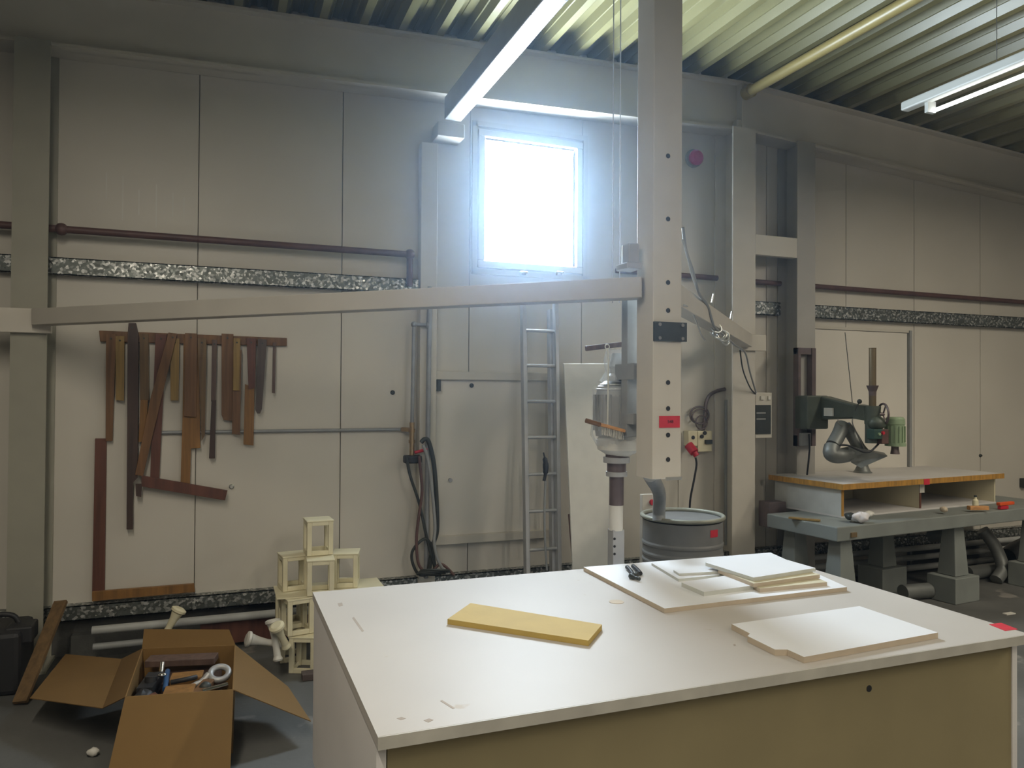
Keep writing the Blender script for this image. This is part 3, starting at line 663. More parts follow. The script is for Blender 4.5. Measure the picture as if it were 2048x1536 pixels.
q = PZ(1233, 1204, bz); MB().lathe([(.030, 0), (.030, .0015), (.024, .0015), (.0, .0012)], (q.x, q.y, bz), n=24).build('cable_grommet', m_mdf, wb)
b = MB()
for pts in (((704, 1236), (708, 1234), (728, 1262), (724, 1264)), ((793, 1437), (803, 1434), (812, 1437), (802, 1440)), ((847, 1441), (858, 1437), (867, 1440), (857, 1445)), ((1466, 1289), (1470, 1288), (1472, 1291), (1468, 1292)), ((880, 1402), (884, 1400), (910, 1416), (906, 1418)), ((675, 1207), (684, 1205), (686, 1211), (678, 1213))):
    b.prism([PZ(x, y, bz+.0001) for x, y in pts], (0, 0, .0004))
b.build('stain_marks', mat('stain_brown', (.36, .30, .24), .7), wb)
q = [PZ(x, y, bz) for x, y in ((1978, 1249), (2002, 1246), (2036, 1259), (2010, 1262))]
tag(MB().prism(q, (0, 0, .0012)).build('red_label', m_red), 'red auction label lying flat on the corner of the white workbench', 'label')
t_ = .018
def board(px, z0, th, M, name, label, edge=None, cat='board', group=None):
    pts = [PZ(x, y, z0+th) for x, y in px]
    n = len(pts); b = MB().prism(pts, (0, 0, -th))
    o = b.build(name, [M, edge or M])
    for p in o.data.polygons:
        if abs(p.normal.z) < .5: p.material_index = 1
    return tag(o, label, cat, group)
z0 = bz+.0005
board([(1167, 1134), (1329, 1217), (1694, 1174), (1541, 1105)], z0, t_, m_white, 'white_board', 'largest white board lying at the back right of the workbench', m_mdf)
z1 = z0+t_
board([(1303, 1126), (1357, 1158), (1452, 1148), (1390, 1119)], z1, .012, m_white, 'white_board', 'thin white offcut at the back left of the board pile', m_lampw)
board([(1347, 1140), (1358, 1147), (1450, 1142), (1405, 1131)], z1+.0125, .010, m_white, 'white_board', 'small narrow white offcut resting on the thin back offcut', m_lampw)
board([(1363, 1165), (1408, 1184), (1512, 1170), (1458, 1150)], z1, t_, m_white, 'white_board', 'middle white offcut at the front of the board pile', m_lampw)
board([(1462, 1149), (1520, 1177), (1654, 1164), (1590, 1137)], z1, .017, m_ply, 'brown_board', 'bare brown board at the bottom of the right pile', m_mdf)
board([(1436, 1139), (1508, 1167), (1640, 1149), (1556, 1122)], z1+.0175, .016, m_ply, 'brown_board', 'bare brown board just under the top white board', m_mdf)
board([(1411, 1125), (1507, 1155), (1631, 1136), (1527, 1106)], z1+.034, .016, m_white, 'white_board', 'topmost white board of the right pile', m_lampw)
board([(1463, 1248), (1500, 1267), (1495, 1272), (1550, 1299), (1575, 1299), (1608, 1314), (1876, 1265), (1719, 1212)], z0, .020, m_white, 'white_board', 'white board with stepped left edge lying at the front right of the bench', m_mdf)
board([(895, 1238), (941, 1206), (1204, 1249), (1177, 1281)], z0, .019, m_foam, 'yellow_board', 'long pale yellow board lying across the workbench')
# pliers on the big board
zp_ = z1+.012
t = thing('pliers', 'small dark pliers lying on the large white board', 'pliers', PZ(1268, 1145, z1))
h1 = [PZ(1254, 1134, zp_), PZ(1262, 1143, zp_), PZ(1266, 1150, zp_)]; h2 = [PZ(1266, 1132, zp_), PZ(1275, 1140, zp_), PZ(1281, 1147, zp_)]
MB().tube(h1, .010, 8).build('grip', m_black, t); MB().tube(h2, .010, 8).build('grip', m_black, t)
MB().tube([PZ(1274, 1148, zp_), PZ(1270, 1153, zp_), PZ(1262, 1152, zp_), PZ(1279, 1158, zp_)], .010, 8, True, [.012, .013, .014, .008]).build('jaws', m_dark, t)

# ================================================================== CREAM FRAMES
def frame_proto():
    t = thing('plastic_stool', 'x', 'frame', (0, 0, 0))
    a, h, p = .083, .222, .030
    for sx in (-1, 1):
        for sy in (-1, 1):
            MB().box((sx*a-p*(sx > 0)*1, sy*a-p*(sy > 0), 0), (sx*a+p*(sx < 0), sy*a+p*(sy < 0), h)).build('post', m_cream, t, .003)
    for z in (0, h-.03):
        b = MB()
        b.box((-a+p, -a, z), (a-p, -a+.02, z+.03)).box((-a+p, a-.02, z), (a-p, a, z+.03)).box((-a, -a+p, z), (-a+.02, a-p, z+.03)).box((a-.02, -a+p, z), (a, a-p, z+.03))
        if z > 0: b.box((-a-.004, -a-.004, h-.006), (a+.004, a+.004, h+.004))
        b.build('top_frame' if z else 'bottom_ring', m_cream, t, .003)
    return t
fr = frame_proto()
FS = [((636, 1097), 5.10, .69, 3, 'topmost cream frame of the stack'),
      ((586, 1160), 5.16, .461, 8, 'cream stool frame beside the foot of the topmost one'),
      ((640, 1171), 4.98, .461, -4, 'front middle cream frame of the upper row'),
      ((692, 1165), 5.12, .461, -14, 'right cream frame of the upper row nearest the bench'),
      ((580, 1235), 5.16, .231, 4, 'left cream frame of the second row from the floor'),
      ((594, 1248), 4.97, .231, 12, 'front cream frame of the second row with an open side'),
      ((650, 1240), 5.06, .231, -3, 'second row cream frame half hidden by the workbench'),
      ((612, 1325), 4.93, .001, -24, 'lowest front cream frame standing on the floor'),
      ((665, 1320), 5.06, .001, 2, 'lowest cream frame behind the workbench corner'),
      ((582, 1310), 5.17, .001, 6, 'lowest cream stool frame hidden behind the leaning white legs')]
for i, ((x, y), Y, z, rz, lab) in enumerate(FS):
    o = fr if i == 0 else copy_tree(fr)
    q = PY(x, y, Y); o.location = (q.x, Y, z); o.rotation_euler = (0, 0, math.radians(rz)); tag(o, lab, 'stool', 'cream plastic stool frames')
tag(MB().box((.33, 4.92, .4545), (1.02, 5.26, .4595)).build('cream_board', m_cream, None, .002), 'thin cream board lying between the rows of cream frames', 'board')
def leg(name, a, b_, label, M=m_cream):
    a, b_ = V(a), V(b_); L = (b_-a).length
    return tag(MB().lathe([(.024, 0), (.03, .01), (.022, .03), (.02, L*.5), (.026, L*.72), (.036, L-.03), (.046, L-.022), (.046, L-.008), (.03, L)], a, b_-a, 18).build(name, M), label, 'leg')
leg('plastic_spindle', PY(318, 1290, 5.2), PY(360, 1216, 5.2), 'cream flared leg poking up behind the cardboard box')
leg('plastic_spindle', PY(575, 1292, 4.88), PY(492, 1277, 4.84), 'off-white leg lying sideways left of the frame stack', m_offw)
leg('plastic_spindle', PY(556, 1322, 4.80), PY(545, 1238, 4.86), 'off-white leg leaning on the front of the frame stack', m_offw)
leg('plastic_spindle', PY(574, 1295, 4.82), PY(552, 1250, 4.76), 'short cream leg leaning beside the off-white leg')
tag(MB().box((.47, 4.72, 0.002), (.80, 4.80, .04)).build('floor_plank', W_['grey'], None, .003), 'dark plank on the floor in front of the frame stack', 'board')

# ================================================================== CARDBOARD BOX
rz_ = .31
FL, FR, BR, BL = (V((-.412, 3.97, rz_)), V((.066, 3.91, rz_)), V((.09, 4.60, rz_)), V((-.405, 4.70, rz_)))
FL, FR, BR, BL = (PZ(x, y, rz_) for x, y in ((250, 1394), (467, 1379), (471, 1290), (284, 1297)))
cb = thing('cardboard_box', 'open brown cardboard box of tools on the floor', 'box', ((FL.x+FR.x)/2, (FL.y+BL.y)/2, 0))
dn = V((0, 0, -rz_+.004))
cen = (FL+FR+BR+BL)/4
def panel(a, c, name):
    n = V((-(c-a).y, (c-a).x, 0)).normalized()*.005
    if n.dot(cen-a) < 0: n = -n
    return MB().prism([a, c, c+dn, a+dn], n).build(name, m_card, cb)
panel(FL, FR, 'front_wall'); panel(FR, BR, 'right_wall'); panel(BR, BL, 'back_wall'); panel(BL, FL, 'left_wall')
MB().prism([FL+dn, FR+dn, BR+dn, BL+dn], (0, 0, .005)).build('bottom', m_card, cb)
def flap(a, c, d, e, name):
    n = (c-a).cross(e-a).normalized()*.004
    if n.z < 0: n = -n
    return MB().prism([a, c, d, e], -n).build(name, m_cardin, cb)
fe = PZ(205, 1590, .03); fd = fe+(FR-FL)*1.06
flap(FL, FR, fd, fe, 'front_flap')
q = PZ(622, 1442, .10); q4 = PZ(597, 1337, .245)
nn = (BR-FR).cross(q-FR).normalized(); q4 = q4-nn*((q4-FR).dot(nn))
flap(FR, BR, q4, q, 'right_flap')
s1, s2 = PZ(205, 1416, .20), PZ(240, 1315, .20)
nn = (FL-BL).cross(s1-BL).normalized(); s2 = s2-nn*((s2-BL).dot(nn))
lf = flap(BL, FL, s1, s2, 'left_flap')
e1, e2 = PZ(60, 1396, .155), PZ(131, 1307, .155)
nn = (s1-s2).cross(e1-s2).normalized(); e2 = e2-nn*((e2-s2).dot(nn))
n_ = (s1-s2).cross(e1-s2).normalized()*.004
if n_.z < 0: n_ = -n_
MB().prism([s2, s1, e1, e2], -n_).build('folded_flap', m_cardin, lf)
flap(BR, BL, PY(288, 1258, BL.y+.06), PY(458, 1259, BR.y+.06), 'back_flap')
def inbox(u, v, z): return FL.lerp(FR, u).lerp(BL.lerp(BR, u), v)+V((0, 0, z-rz_))
# contents
tag(MB().bar(inbox(.08, .86, .27), inbox(.80, .86, .27), .10, .035).build('wooden_block', W_['mauve'], None, .003), 'long worn brown block at the back of the cardboard box', 'block')
tag(MB().bar(inbox(.36, .50, .25), inbox(.68, .53, .25), .10, .045).build('wooden_block', W_['orange'], None, .004), 'light wooden block in the middle of the cardboard box', 'block')
tag(MB().bar(inbox(.33, .18, .26), inbox(.62, .20, .26), .12, .045).build('wooden_block', W_['orange'], None, .004), 'orange wooden block at the front of the cardboard box', 'block')
tag(MB().bar(inbox(.08, .12, .22), inbox(.28, .2, .24), .07, .05).build('wooden_block', W_['red'], None, .004), 'dark red wooden block in the front left corner of the box', 'block')
tag(MB().bar(inbox(.64, .10, .25), inbox(.76, .42, .25), .06, .05).build('wooden_block', W_['mid'], None, .004), 'brown wooden block leaning by the chrome clamp in the box', 'block')
tag(MB().box(inbox(.10, .14, .008), inbox(.88, .46, .19)).build('wooden_block', W_['grey'], None, .004), 'large dark block filling the bottom of the cardboard box', 'block')
tag(MB().box(inbox(.12, .54, .008), inbox(.86, .90, .22)).build('wooden_block', W_['dark'], None, .004), 'dark wide block under the long worn block in the cardboard box', 'block')
t = thing('lens_clamp', 'grey cast clamp with a big round hole in the box', 'clamp', inbox(.84, .45, .22))
c = inbox(.85, .45, .285); MB().torus(c, .045, .016, (0, -.5, 1), 26, 10).build('ring', m_alu, t)
MB().tube([c+V((-.05, 0, 0)), inbox(.68, .40, .26), inbox(.56, .36, .25)], .016, 10, True, [.02, .018, .014, .01]).build('arm', m_alu, t)
t = thing('screw_clamp', 'chrome screw clamp at the right front of the box', 'clamp', inbox(.8, .2, .24))
MB().cyl(inbox(.70, .16, .27), inbox(.94, .22, .28), .013, 12).build('spindle', m_chrome, t); MB().blob(inbox(.72, .25, .27), (.03, .03, .025), 12, 8, .05).build('jaw', m_dark, t)
t = thing('router_tool', 'black hand tool with chrome fittings at the left in the box', 'tool', inbox(.2, .5, .2))
MB().bar(inbox(.13, .30, .235), inbox(.20, .62, .235), .075, .07).cyl(inbox(.17, .42, .24), inbox(.175, .44, .29), .03, 16).blob(inbox(.13, .25, .235), (.045, .06, .04), 14, 9, .15).build('tool_body', m_black, t, .008)
MB().cyl(inbox(.25, .62, .25), inbox(.26, .66, .31), .014, 12).blob(inbox(.28, .46, .29), (.022, .014, .010), 10, 6, 0).build('chrome_fitting', m_chrome, t)
tag(MB().tube([inbox(.33, .28, .26), inbox(.32, .5, .275), inbox(.315, .62, .27)], .013, 10).build('hand_tool', m_blue), 'dark blue handle lying lengthwise in the box', 'handle')
tag(MB().tube([inbox(.38, .36, .275), inbox(.52, .36, .285), inbox(.62, .42, .28)], .012, 10).build('hand_tool', m_black), 'black handle lying across the light block in the box', 'handle')
# small litter and floor pieces
q = PZ(187, 1512, 0); tag(MB().blob((q.x, q.y, .02), (.028, .022, .02), 12, 7, .2, 4).build('paper_scrap', m_offw), 'crumpled pale scrap on the floor in front of the cardboard box', 'scrap')
# leaning plank and black case on the far left
a = PY(122, 1203, 5.38); c = PZ(40, 1405, .02)
tag(MB().bar((a.x, 5.38, a.z), (c.x, c.y, .02), .075, .022, (0, .3, 1)).build('leaning_plank', W_['olive']), 'brown plank sloping down to the floor from the dull green pillar', 'board')
t = thing('tool_case', 'black plastic case with a handle on the floor by the sloping plank', 'case', PZ(15, 1385, 0))
q = PZ(20, 1395, 0); MB().box((q.x-.55, q.y+.02, .0), (q.x+.04, q.y+.40, .36)).build('case_body', m_black, t, .03)
a = PY(50, 1262, q.y+.1); MB().box((a.x-.10, q.y+.08, a.z-.07), (a.x+.04, q.y+.25, a.z+.03)).build('latch', m_black, t, .012)
MB().tube([(a.x-.35, q.y+.2, .36), (a.x-.3, q.y+.2, .42), (a.x-.1, q.y+.2, .42), (a.x-.05, q.y+.2, .36)], .015, 10).build('carry_handle', m_black, t)

# ================================================================== MACHINE TABLE (right)
TA = V((4.341, 4.449, 0)); th = math.radians(5.3); ex = V((math.cos(th), math.sin(th), 0)); ey = V((-math.sin(th), math.cos(th), 0)); R3 = Matrix((ex, ey, V((0, 0, 1)))).transposed()
def T(x, y, z): return TA+ex*x+ey*y+V((0, 0, z))
def tb(b, x0, x1, y0, y1, z0, z1): return b.obox(T((x0+x1)/2, (y0+y1)/2, (z0+z1)/2), (x1-x0, y1-y0, z1-z0), R3)
mt = thing('machine_table', 'grey cast iron machine table on four flared pedestals', 'table', T(1.4, .36, 0))
tb(MB(), 0, 3.0, 0, .715, .64, .75).build('table_slab', m_cast, mt, .008)
def pedestal(x, y):
    b = MB()
    q = [(-.06, -.055), (.06, -.055), (.06, .055), (-.06, .055)]
    def ring(s, z): return [T(x+u*s, y+v*s, z) for u, v in q]
    def loft(a, c): b.add(ring(*a)+ring(*c), [(k, (k+1) % 4, 4+(k+1) % 4, 4+k) for k in range(4)])
    loft((1.0, .64), (1.5, .22)); b.add(ring(1.5, .22), [(3, 2, 1, 0)])
    q[:] = [(-.16, -.13), (.16, -.13), (.16, .13), (-.16, .13)]
    b.add(ring(1, 0)+ring(1, .215), [(k, (k+1) % 4, 4+(k+1) % 4, 4+k) for k in range(4)]+[(3, 2, 1, 0), (4, 5, 6, 7)])
    return b.build('pedestal', m_cast, mt, .006)
pedestal(.17, .12); pedestal(1.56, .13); pedestal(.20, .60); pedestal(1.30, .62); pedestal(2.7, .12)
q = PY(1706, 1068, 4.46); tb(MB(), .14, .20, -.012, .0, .665, .70).build('name_plate', m_brass, mt)
# box on the table
def LT(x, y, z):  # local coordinates of a photo point at height z
    p = PZ(x, y, z)-TA; return p.dot(ex), p.dot(ey)
lz = 1.03
fl = LT(1682, 968, lz); fr_ = LT(2010, 947, lz); bl_ = LT(1553, 948, lz)
bxL, bxR, byF, byB = fl[0], fr_[0], (fl[1]+fr_[1])/2, bl_[1]
sh = thing('shelf_box', 'low two-bay board box with yellow edged white top on the machine table', 'shelf', T((bxL+bxR)/2, byF+.3, .75))
tb(MB(), bxL, bxR, byF, byB, lz-.045, lz).build('lid', m_ltop, sh)
b = MB(); tb(b, bxL-.004, bxR+.004, byF-.008, byF, lz-.046, lz-.001); tb(b, bxL-.008, bxL, byF-.008, byB, lz-.046, lz-.001); tb(b, bxR, bxR+.008, byF-.008, byB, lz-.046, lz-.001); b.build('pine_edge', m_yedge, sh)
ix0, ix1, iy0, iy1 = bxL+.03, bxR-.05, byF+.04, byB-.04
tb(MB(), ix0, ix0+.02, iy0, iy1, .765, lz-.045).build('end_panel', m_lgrey if False else mat('end_panel_grey', (.50, .51, .49), .55), sh)
tb(MB(), ix1-.02, ix1, iy0, iy1, .765, lz-.045).build('end_panel', m_ply, sh)
mid = ix0+(ix1-ix0)*.49
tb(MB(), mid-.01, mid+.01, iy0+.02, iy1, .765, lz-.045).build('divider', m_ply, sh)
tb(MB(), ix0, ix1, iy0-.005, iy1+.01, .7505, .765).build('base_board', m_ltop, sh)
tb(MB(), ix0+.02, ix1-.02, iy1-.015, iy1, .765, .865).build('back_rail', m_ply, sh)
b = MB(); tb(b, ix0-.002, ix0+.022, iy0-.006, iy0, .765, lz-.045); b.build('front_edge', m_yedge, sh)
b = MB(); tb(b, mid-.011, mid+.011, iy0+.015, iy0+.02, .765, lz-.045); b.build('red_edge', W_['red'], sh)
tb(b := MB(), mid-.045, mid+.03, byF-.0105, byF-.0085, lz-.052, lz-.002); tag(b.build('red_label', m_red), 'red auction label on the yellow edge of the shelf box', 'label')
tb(b := MB(), mid-.012, mid+.05, iy0+.012, iy0+.0145, lz-.13, lz-.05); tag(b.build('white_label', m_offw), 'small white label under the red one on the shelf box', 'label')
def onT(x, y, z=.767): return PZ(x, y, z)
q = onT(1722, 1042); tag(MB().blob(q+V((0, 0, .03)), (.07, .05, .04), 18, 11, .22, 9).build('rag', m_cloth), 'crumpled white rag in the left bay of the shelf box', 'rag')
q = onT(1741, 1034); tag(MB().blob(q+V((0, .02, .022)), (.05, .035, .025), 16, 9, .2, 12).build('rag', m_offw), 'smaller pale rag behind the crumpled white one', 'rag')
q = onT(1697, 1040); tag(MB().blob(q+V((.02, .0, .028)), (.045, .045, .03), 14, 9, .1, 2).build('glove', m_dark), 'dark glove beside the rag at the left bay', 'glove')
q = onT(1888, 1024); tag(MB().blob(q+V((0, 0, .022)), (.03, .03, .024), 14, 9, .15, 6).build('paper_ball', m_mdf), 'small crumpled ball in the middle of the right bay', 'scrap')
a, c = onT(1937, 1020), onT(1975, 1020); tag(MB().bar(a+V((0, 0, .018)), c+V((0, 0, .018)), .05, .034).build('wooden_block', m_orange, None, .004), 'orange wooden block in the right bay of the shelf box', 'block')
q = onT(1968, 1017); t = thing('small_bottle', 'small cream bottle behind the orange block in the right bay', 'bottle', q+V((0, .08, 0)))
MB().lathe([(.024, 0), (.026, .01), (.024, .06), (.011, .075), (.011, .09)], q+V((0, .08, 0)), n=16).build('bottle_body', m_cream, t); MB().lathe([(.012, .09), (.012, .105)], q+V((0, .08, 0)), n=12).build('cap', m_dark, t)
q = onT(2016, 1020, .75); t = thing('staple_gun', 'orange hand tool on the machine table right of the shelf box', 'tool', q)
MB().bar(q+V((-.08, .03, .05)), q+V((.1, .03, .055)), .04, .028).build('tool_body', m_orangepl, t, .006); MB().bar(q+V((-.07, .03, .018)), q+V((.03, .03, .02)), .035, .03).build('grip', m_redplast, t, .006)
a, c = onT(1578, 1036, .757), onT(1640, 1042, .757); tag(MB().bar(a+V((0, 0, .003)), c+V((0, 0, .003)), .04, .014).build('wooden_lath', W_['yellow'], None, .002), 'thin wooden slat on the machine table left of the shelf box', 'slat')
# pipes and ducts under the table
for k, (y, r, lab) in enumerate(((1098, .028, 'upper grey pipe along the wall under the machine table'), (1116, .028, 'middle grey pipe along the wall under the machine table'), (1136, .03, 'lowest grey pipe along the wall under the machine table'))):
    q = PY(1860, y, 5.5); pipe('floor_conduit', [(4.45, 5.5, q.z+.02), (9.5, 5.5, q.z+.02)], r, m_lgrey, lab)
tag(MB().tube([PY(1860, 1072, 5.1), PY(1885, 1070, 5.0), PY(1897, 1078, 4.97), PY(1903, 1100, 4.97), V((PY(1903, 1150, 4.97).x, 4.97, .03))], .062, 16).build('dust_duct', m_ducts), 'bent grey duct pipe rising under the machine table', 'duct')
tag(MB().tube([V((PY(1800, 1160, 4.85).x+.02, 4.84, .068)), V((PY(1905, 1175, 4.78).x, 4.80, .068))], .065, 16, False).build('dust_duct', m_ducts), 'straight grey duct lying on the floor under the machine table', 'duct')
tag(MB().tube([PY(1965, 1060, 5.15), PY(1985, 1085, 5.1), PY(2000, 1115, 5.05), PY(2005, 1140, 5.0), PY(1992, 1160, 4.98)], .055, 14).build('dust_duct', m_ducts), 'curved grey duct right of the front pedestal', 'duct')
tag(MB().tube([PY(2060, 1085, 5.2), PY(2030, 1100, 5.15), PY(2015, 1112, 5.12)], .075, 14).build('flexible_hose', m_black), 'thick black flexible hose under the machine table', 'hose')
tag(MB().tube([V((6.6, 5.15, .07)), V((7.8, 5.2, .07))], .065, 14, False).build('dust_duct', m_ducts), 'grey duct on the floor beyond the front pedestal under the table', 'duct')
tag(MB().box((4.40, 5.28, .60), (4.58, 5.42, .82)).build('junction_box', m_shaft, None, .006), 'brown junction box low in the gap between the two close pillars', 'box')
for x, y, lab in ((2018, 1228, 'pale chip on the floor right of the front pedestal'),):
    q = PZ(x, y, 0); tag(MB().box((q.x-.05, q.y-.02, 0), (q.x+.05, q.y+.02, .008)).build('wood_chip', m_offw), lab, 'scrap')
q = PY(2046, 965, W); tag(MB().box((q.x-.06, W-.05, q.z-.05), (q.x+.06, W-.002, q.z+.05)).build('wall_box', m_dark, None, .005), 'small dark box on the wall beyond the shelf box', 'box')

# ================================================================== OVERARM ROUTER ON PILLAR
ax = 4.985
om = thing('overarm_router', 'dark green overarm router with handwheel and light green motor', 'machine', (4.93, 5.3, 1.3))
a, c = PY(1597, 695, 5.36), PY(1632, 892, 5.36)
b = MB().box((a.x, 5.36, c.z), (a.x+.03, 5.428, a.z)).box((c.x-.045, 5.36, c.z), (c.x, 5.428, a.z)).box((a.x, 5.37, a.z-.06), (c.x, 5.428, a.z)).box((a.x, 5.37, c.z), (c.x, 5.428, c.z+.1)); b.build('slide_rail', m_shaft, om, .004)
za0, za1 = PY(1610, 800, 5.3).z, PY(1610, 858, 5.3).z
MB().box((a.x-.01, 5.24, za1), (c.x+.03, 5.40, za0+.04)).build('carriage', m_dgreen, om, .012)
wbox(1603, 866, 1622, 892, 5.33, .04, m_grey, 'cover_plate', om)
def armsec(Y, zc, h, wdt): return [V((ax-wdt/2, Y, zc-h/2)), V((ax+wdt/2, Y, zc-h/2)), V((ax+wdt/2, Y, zc+h/2)), V((ax-wdt/2, Y, zc+h/2))]
s0 = armsec(5.26, PY(1635, 816, 5.2).z, .21, .13); s1 = armsec(4.86, PY(1710, 824, 4.86).z, .11, .09)
MB().add(s0+s1, [(3, 2, 1, 0), (4, 5, 6, 7), (0, 1, 5, 4), (1, 2, 6, 5), (2, 3, 7, 6), (3, 0, 4, 7)]).build('arm', m_dgreen, om, .014)
q = PX(1658, 824, ax-.065); MB().box((ax-.075, q.y-.05, q.z-.035), (ax-.0655+.006, q.y+.05, q.z+.035)).build('white_plate', m_offw, om)
pc = PY(1745, 820, 4.72); px_ = pc.x; zz = lambda y: PY(1745, y, 4.72).z
MB().lathe([(.028, zz(850)), (.028, zz(697)), (.031, zz(696))], (px_, 4.72, 0), n=20).build('quill_post', mat('post_brown', (.17, .13, .075), .4, .5), om)
MB().lathe([(.026, zz(800)), (.03, zz(783)), (.045, zz(773)), (.047, zz(771))], (px_, 4.72, 0), n=20).build('collar', m_shaft, om)
MB().bar((ax, 4.88, zz(824)), (px_+.01, 4.70, zz(828)), .11, .12).cyl((px_, 4.72, zz(848)), (px_, 4.72, zz(812)), .062, 20).blob((px_, 4.68, zz(846)), (.07, .07, .06), 16, 10, .02).cyl((px_-.01, 4.72, zz(886)), (px_-.01, 4.72, zz(846)), .05, 18).build('head_casting', m_dgreen, om)
hw = MB().torus((px_+.05, 4.66, zz(828)), .085, .009, (1, -.35, 0), 28, 8).cyl((px_+.0, 4.68, zz(828)), (px_+.06, 4.66, zz(828)), .014, 10)
for k in range(3):
    an = k*2*PI/3; d = V((.33*math.cos(an), .94*math.cos(an), math.sin(an))).normalized(); hw.cyl(V((px_+.05, 4.66, zz(828))), V((px_+.05, 4.66, zz(828)))+d*.085, .006, 8)
hw.build('handwheel', m_shaft, om)
kn = PY(1719, 803, 4.8); MB().cyl(kn, kn+V((-.03, .02, -.08)), .005, 8).blob(kn, (.02, .02, .02), 12, 8, 0).build('ball_lever', m_dark, om)
mo_x = PY(1790, 860, 4.66).x; zm = lambda y: PY(1790, y, 4.66).z
mo = MB().lathe([(.072, zm(890)), (.072, zm(850)), (.076, zm(848)), (.074, zm(838)), (.06, zm(834))], (mo_x, 4.66, 0), n=28).build('motor', m_lgreen, om)
b = MB()
for k in range(16):
    an = 2*PI*k/16; d = V((math.cos(an), math.sin(an), 0)); b.bar(V((mo_x, 4.66, zm(884)))+d*.074, V((mo_x, 4.66, zm(852)))+d*.074, .006, .010, d)
b.build('cooling_fins', m_lgreen, mo)
MB().lathe([(.03, zm(902)), (.028, zm(888))], (mo_x, 4.66, 0), n=18).lathe([(.036, zm(908)), (.03, zm(899))], (mo_x, 4.66, 0), n=18).build('spindle', m_shaft, om)
MB().lathe([(.08, zm(892)), (.08, zm(886))], (mo_x+.004, 4.66, 0), n=24).build('motor_flange', m_lgreen, om)
sb = PY(1758, 866, 4.62); MB().box((sb.x-.05, 4.62, sb.z-.05), (sb.x+.04, 4.70, sb.z+.03)).build('switch_block', mat('dark_teal', (.03, .07, .055), .5), om, .006)
MB().lathe([(.013, 0), (.011, .012)], (sb.x+.0, 4.62, sb.z-.01), (0, -1, 0), 14).build('green_button', m_lgreen, om)
MB().lathe([(.015, 0), (.013, .014)], (PY(1765, 861, 4.62).x, 4.62, sb.z+.0), (0, -1, 0), 14).build('red_button', m_redplast, om)
MB().box((PY(1762, 870, 4.64).x, 4.63, zm(887)), (PY(1776, 870, 4.64).x, 4.70, zm(858))).build('gear_cover', m_redpipe, om, .006)
MB().tube(hang([(1762, 882), (1750, 895), (1740, 903), (1728, 904), (1712, 898), (1696, 891), (1680, 890)], 4.68), .008, 8).build('motor_cable', m_black, om)
tag(MB().tube([PY(1690, 665, 5.3), PY(1700, 760, 5.15), PY(1706, 818, 4.95)], .0035, 6).build('hanging_cable', m_dark), 'thin dark cable slanting down to the router arm', 'cable')
tag(MB().tube([PY(1618, 868, 5.3), PY(1619, 900, 5.3), PY(1614, 950, 5.3)], .008, 8).build('power_cable', m_black), 'black cable running down below the router carriage behind the shelf box', 'cable')
# extraction ducts on the arm
dt = thing('dust_hood', 'zinc extraction hood with duct elbows hanging below the router arm', 'duct', PZ(1720, 943, lz))
MB().tube([PY(1685, 850, 4.95), PY(1678, 868, 4.92), PY(1666, 890, 4.9)], .058, 18).build('duct_pipe', m_ducts, dt)
MB().tube([PY(1664, 893, 4.9), PY(1662, 907, 4.88), PY(1676, 912, 4.87), PY(1700, 908, 4.86)], .062, 18).build('duct_elbow', m_ducts, dt)
MB().tube([PY(1690, 852, 4.98), PY(1702, 868, 4.96), PY(1718, 895, 4.9), PY(1726, 905, 4.88)], .05, 18).build('branch_pipe', m_ducts, dt)
b = MB(); r1 = [PY(x, y, Y) for x, y, Y in ((1696, 891, 4.82), (1696, 891, 4.92), (1702, 925, 4.92), (1702, 925, 4.82))]; r2 = [PY(x, y, Y) for x, y, Y in ((1775, 912, 4.70), (1768, 905, 4.96), (1722, 936, 4.96), (1722, 936, 4.72))]
b.add(r1+r2, [(0, 1, 2, 3), (0, 4, 5, 1), (1, 5, 6, 2), (2, 6, 7, 3), (3, 7, 4, 0)]); o = b.build('hood', m_ducts, dt)
sm = o.modifiers.new('solid', 'SOLIDIFY'); sm.thickness = .004
q = PZ(1725, 945, lz); tp = PY(1722, 925, q.y)
MB().lathe([(.085, 0), (.07, .015), (.05, .06), (.05, .09)], V((q.x, q.y, lz+.001)), n=20).build('foot_cone', m_ducts, dt)
MB().tube(hang([(1705, 838), (1706, 850), (1720, 880), (1728, 898)], 4.84), .005, 6).tube(hang([(1676, 838), (1677, 846), (1685, 852)], 4.88), .005, 6).build('hanger_wire', m_steel, dt)

# ================================================================== LAMPS
def fixture(x, y0, y1, z, label, tubeoff=0):
    t = thing('strip_light', label, 'lamp', (x, (y0+y1)/2, z))
    MB().box((x-.04, y0, z), (x+.04, y1, z+.07)).build('batten', m_lampw, t, .012)
    MB().cyl((x+.05, y0+.1, z-.06), (x+.05, y1-.22, z-.06), .014, 14).build('lamp_tube', m_tube, t)
    MB().box((x-.01, y1-.22, z-.076), (x+.07, y1-.19, z+.01)).box((x-.01, y0+.07, z-.076), (x+.07, y0+.1, z+.01)).build('lamp_holder', m_lampw, t)
    for yy in (y0+.3, y1-.75): MB().tube([(x, yy, z+.07), (x, yy, zr(x))], .003, 6, False).build('hanger_wire', m_steel, t)
    return t
fixture(4.925, 2.85, 4.37, 3.95, 'lit fluorescent strip light hanging from the ribbed roof')
b = MB().tube([(4.30, 5.40, 4.41), (4.30, -6.5, 4.41)], .045, 14, False).tube([(4.30, 5.40, 4.41), (4.30, 5.48, 4.41)], .06, 14, False)
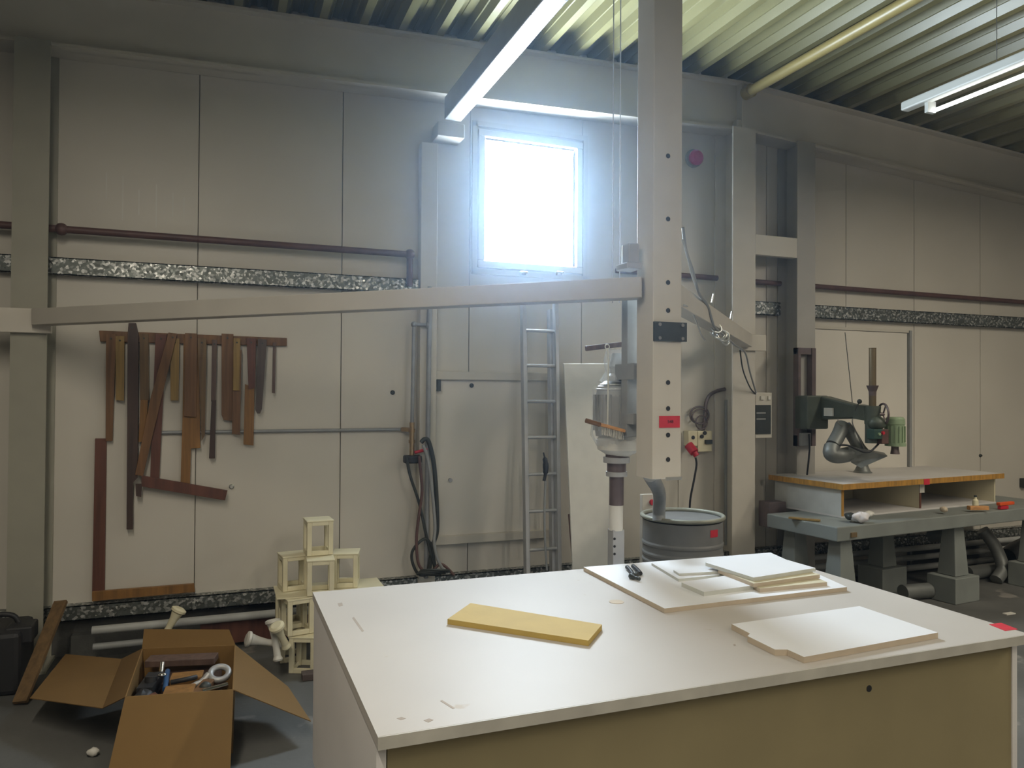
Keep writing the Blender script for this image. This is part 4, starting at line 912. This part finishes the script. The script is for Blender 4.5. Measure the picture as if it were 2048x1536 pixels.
tag(b.build('roof_pipe', m_ypipe), 'yellow pipe running under the roof deck from the beam joint', 'pipe')

def area(name, loc, sx, sy, e, col=(1, .92, .77), rot=(0, 0, 0)):
    l = bpy.data.lights.new(name, 'AREA'); l.shape = 'RECTANGLE'; l.size = sx; l.size_y = sy; l.energy = e; l.color = col
    o = bpy.data.objects.new(name, l); COL.objects.link(o); o.location = loc; o.rotation_euler = rot; return o
LK = 1.0
# unseen area lights for the hall's lamp rows, set to brighten walls and roof
area('hall_lamp_fill', (6.3, 1.2, 3.8), .08, 4.0, 140*LK)  # shifted away from the strip light to brighten the right wall
area('hall_lamp_fill', (6.3, 2.2, 3.86), .08, 4.0, 15*LK, rot=(PI, 0, 0))  # added uplight that lifts the dim right roof deck
area('hall_lamp_fill', (-.7, .9, 3.85), .08, 4.5, 100*LK)
area('hall_lamp_fill', (2.4, -3.0, 3.85), .08, 4.5, 125*LK)  # added frontal fill for the central wall

wd = bpy.data.worlds.new('world'); S.world = wd; wd.use_nodes = True
wd.node_tree.nodes['Background'].inputs[0].default_value = (.6, .62, .65, 1); wd.node_tree.nodes['Background'].inputs[1].default_value = .3
BLOOM_HAZE = .010  # room haze added to stand in for lens bloom around the window
if BLOOM_HAZE:
    vn = wd.node_tree.nodes.new('ShaderNodeVolumeScatter'); vn.inputs['Density'].default_value = BLOOM_HAZE; vn.inputs['Anisotropy'].default_value = .89; vn.inputs['Color'].default_value = (.55, .76, 1, 1)
    wd.node_tree.links.new(vn.outputs[0], wd.node_tree.nodes['World Output'].inputs['Volume'])
S.view_settings.view_transform = 'Standard'; S.view_settings.look = 'None'; S.view_settings.gamma = 1; S.view_settings.exposure = 0
S.view_settings.use_curve_mapping = False
S.cycles.use_denoising = True; S.cycles.max_bounces = 4; S.cycles.diffuse_bounces = 3; S.cycles.volume_bounces = 0; S.cycles.glossy_bounces = 2; S.cycles.transmission_bounces = 2; S.cycles.use_adaptive_sampling = True; S.cycles.adaptive_threshold = .045; S.cycles.adaptive_min_samples = 24; S.cycles.sample_clamp_indirect = 4
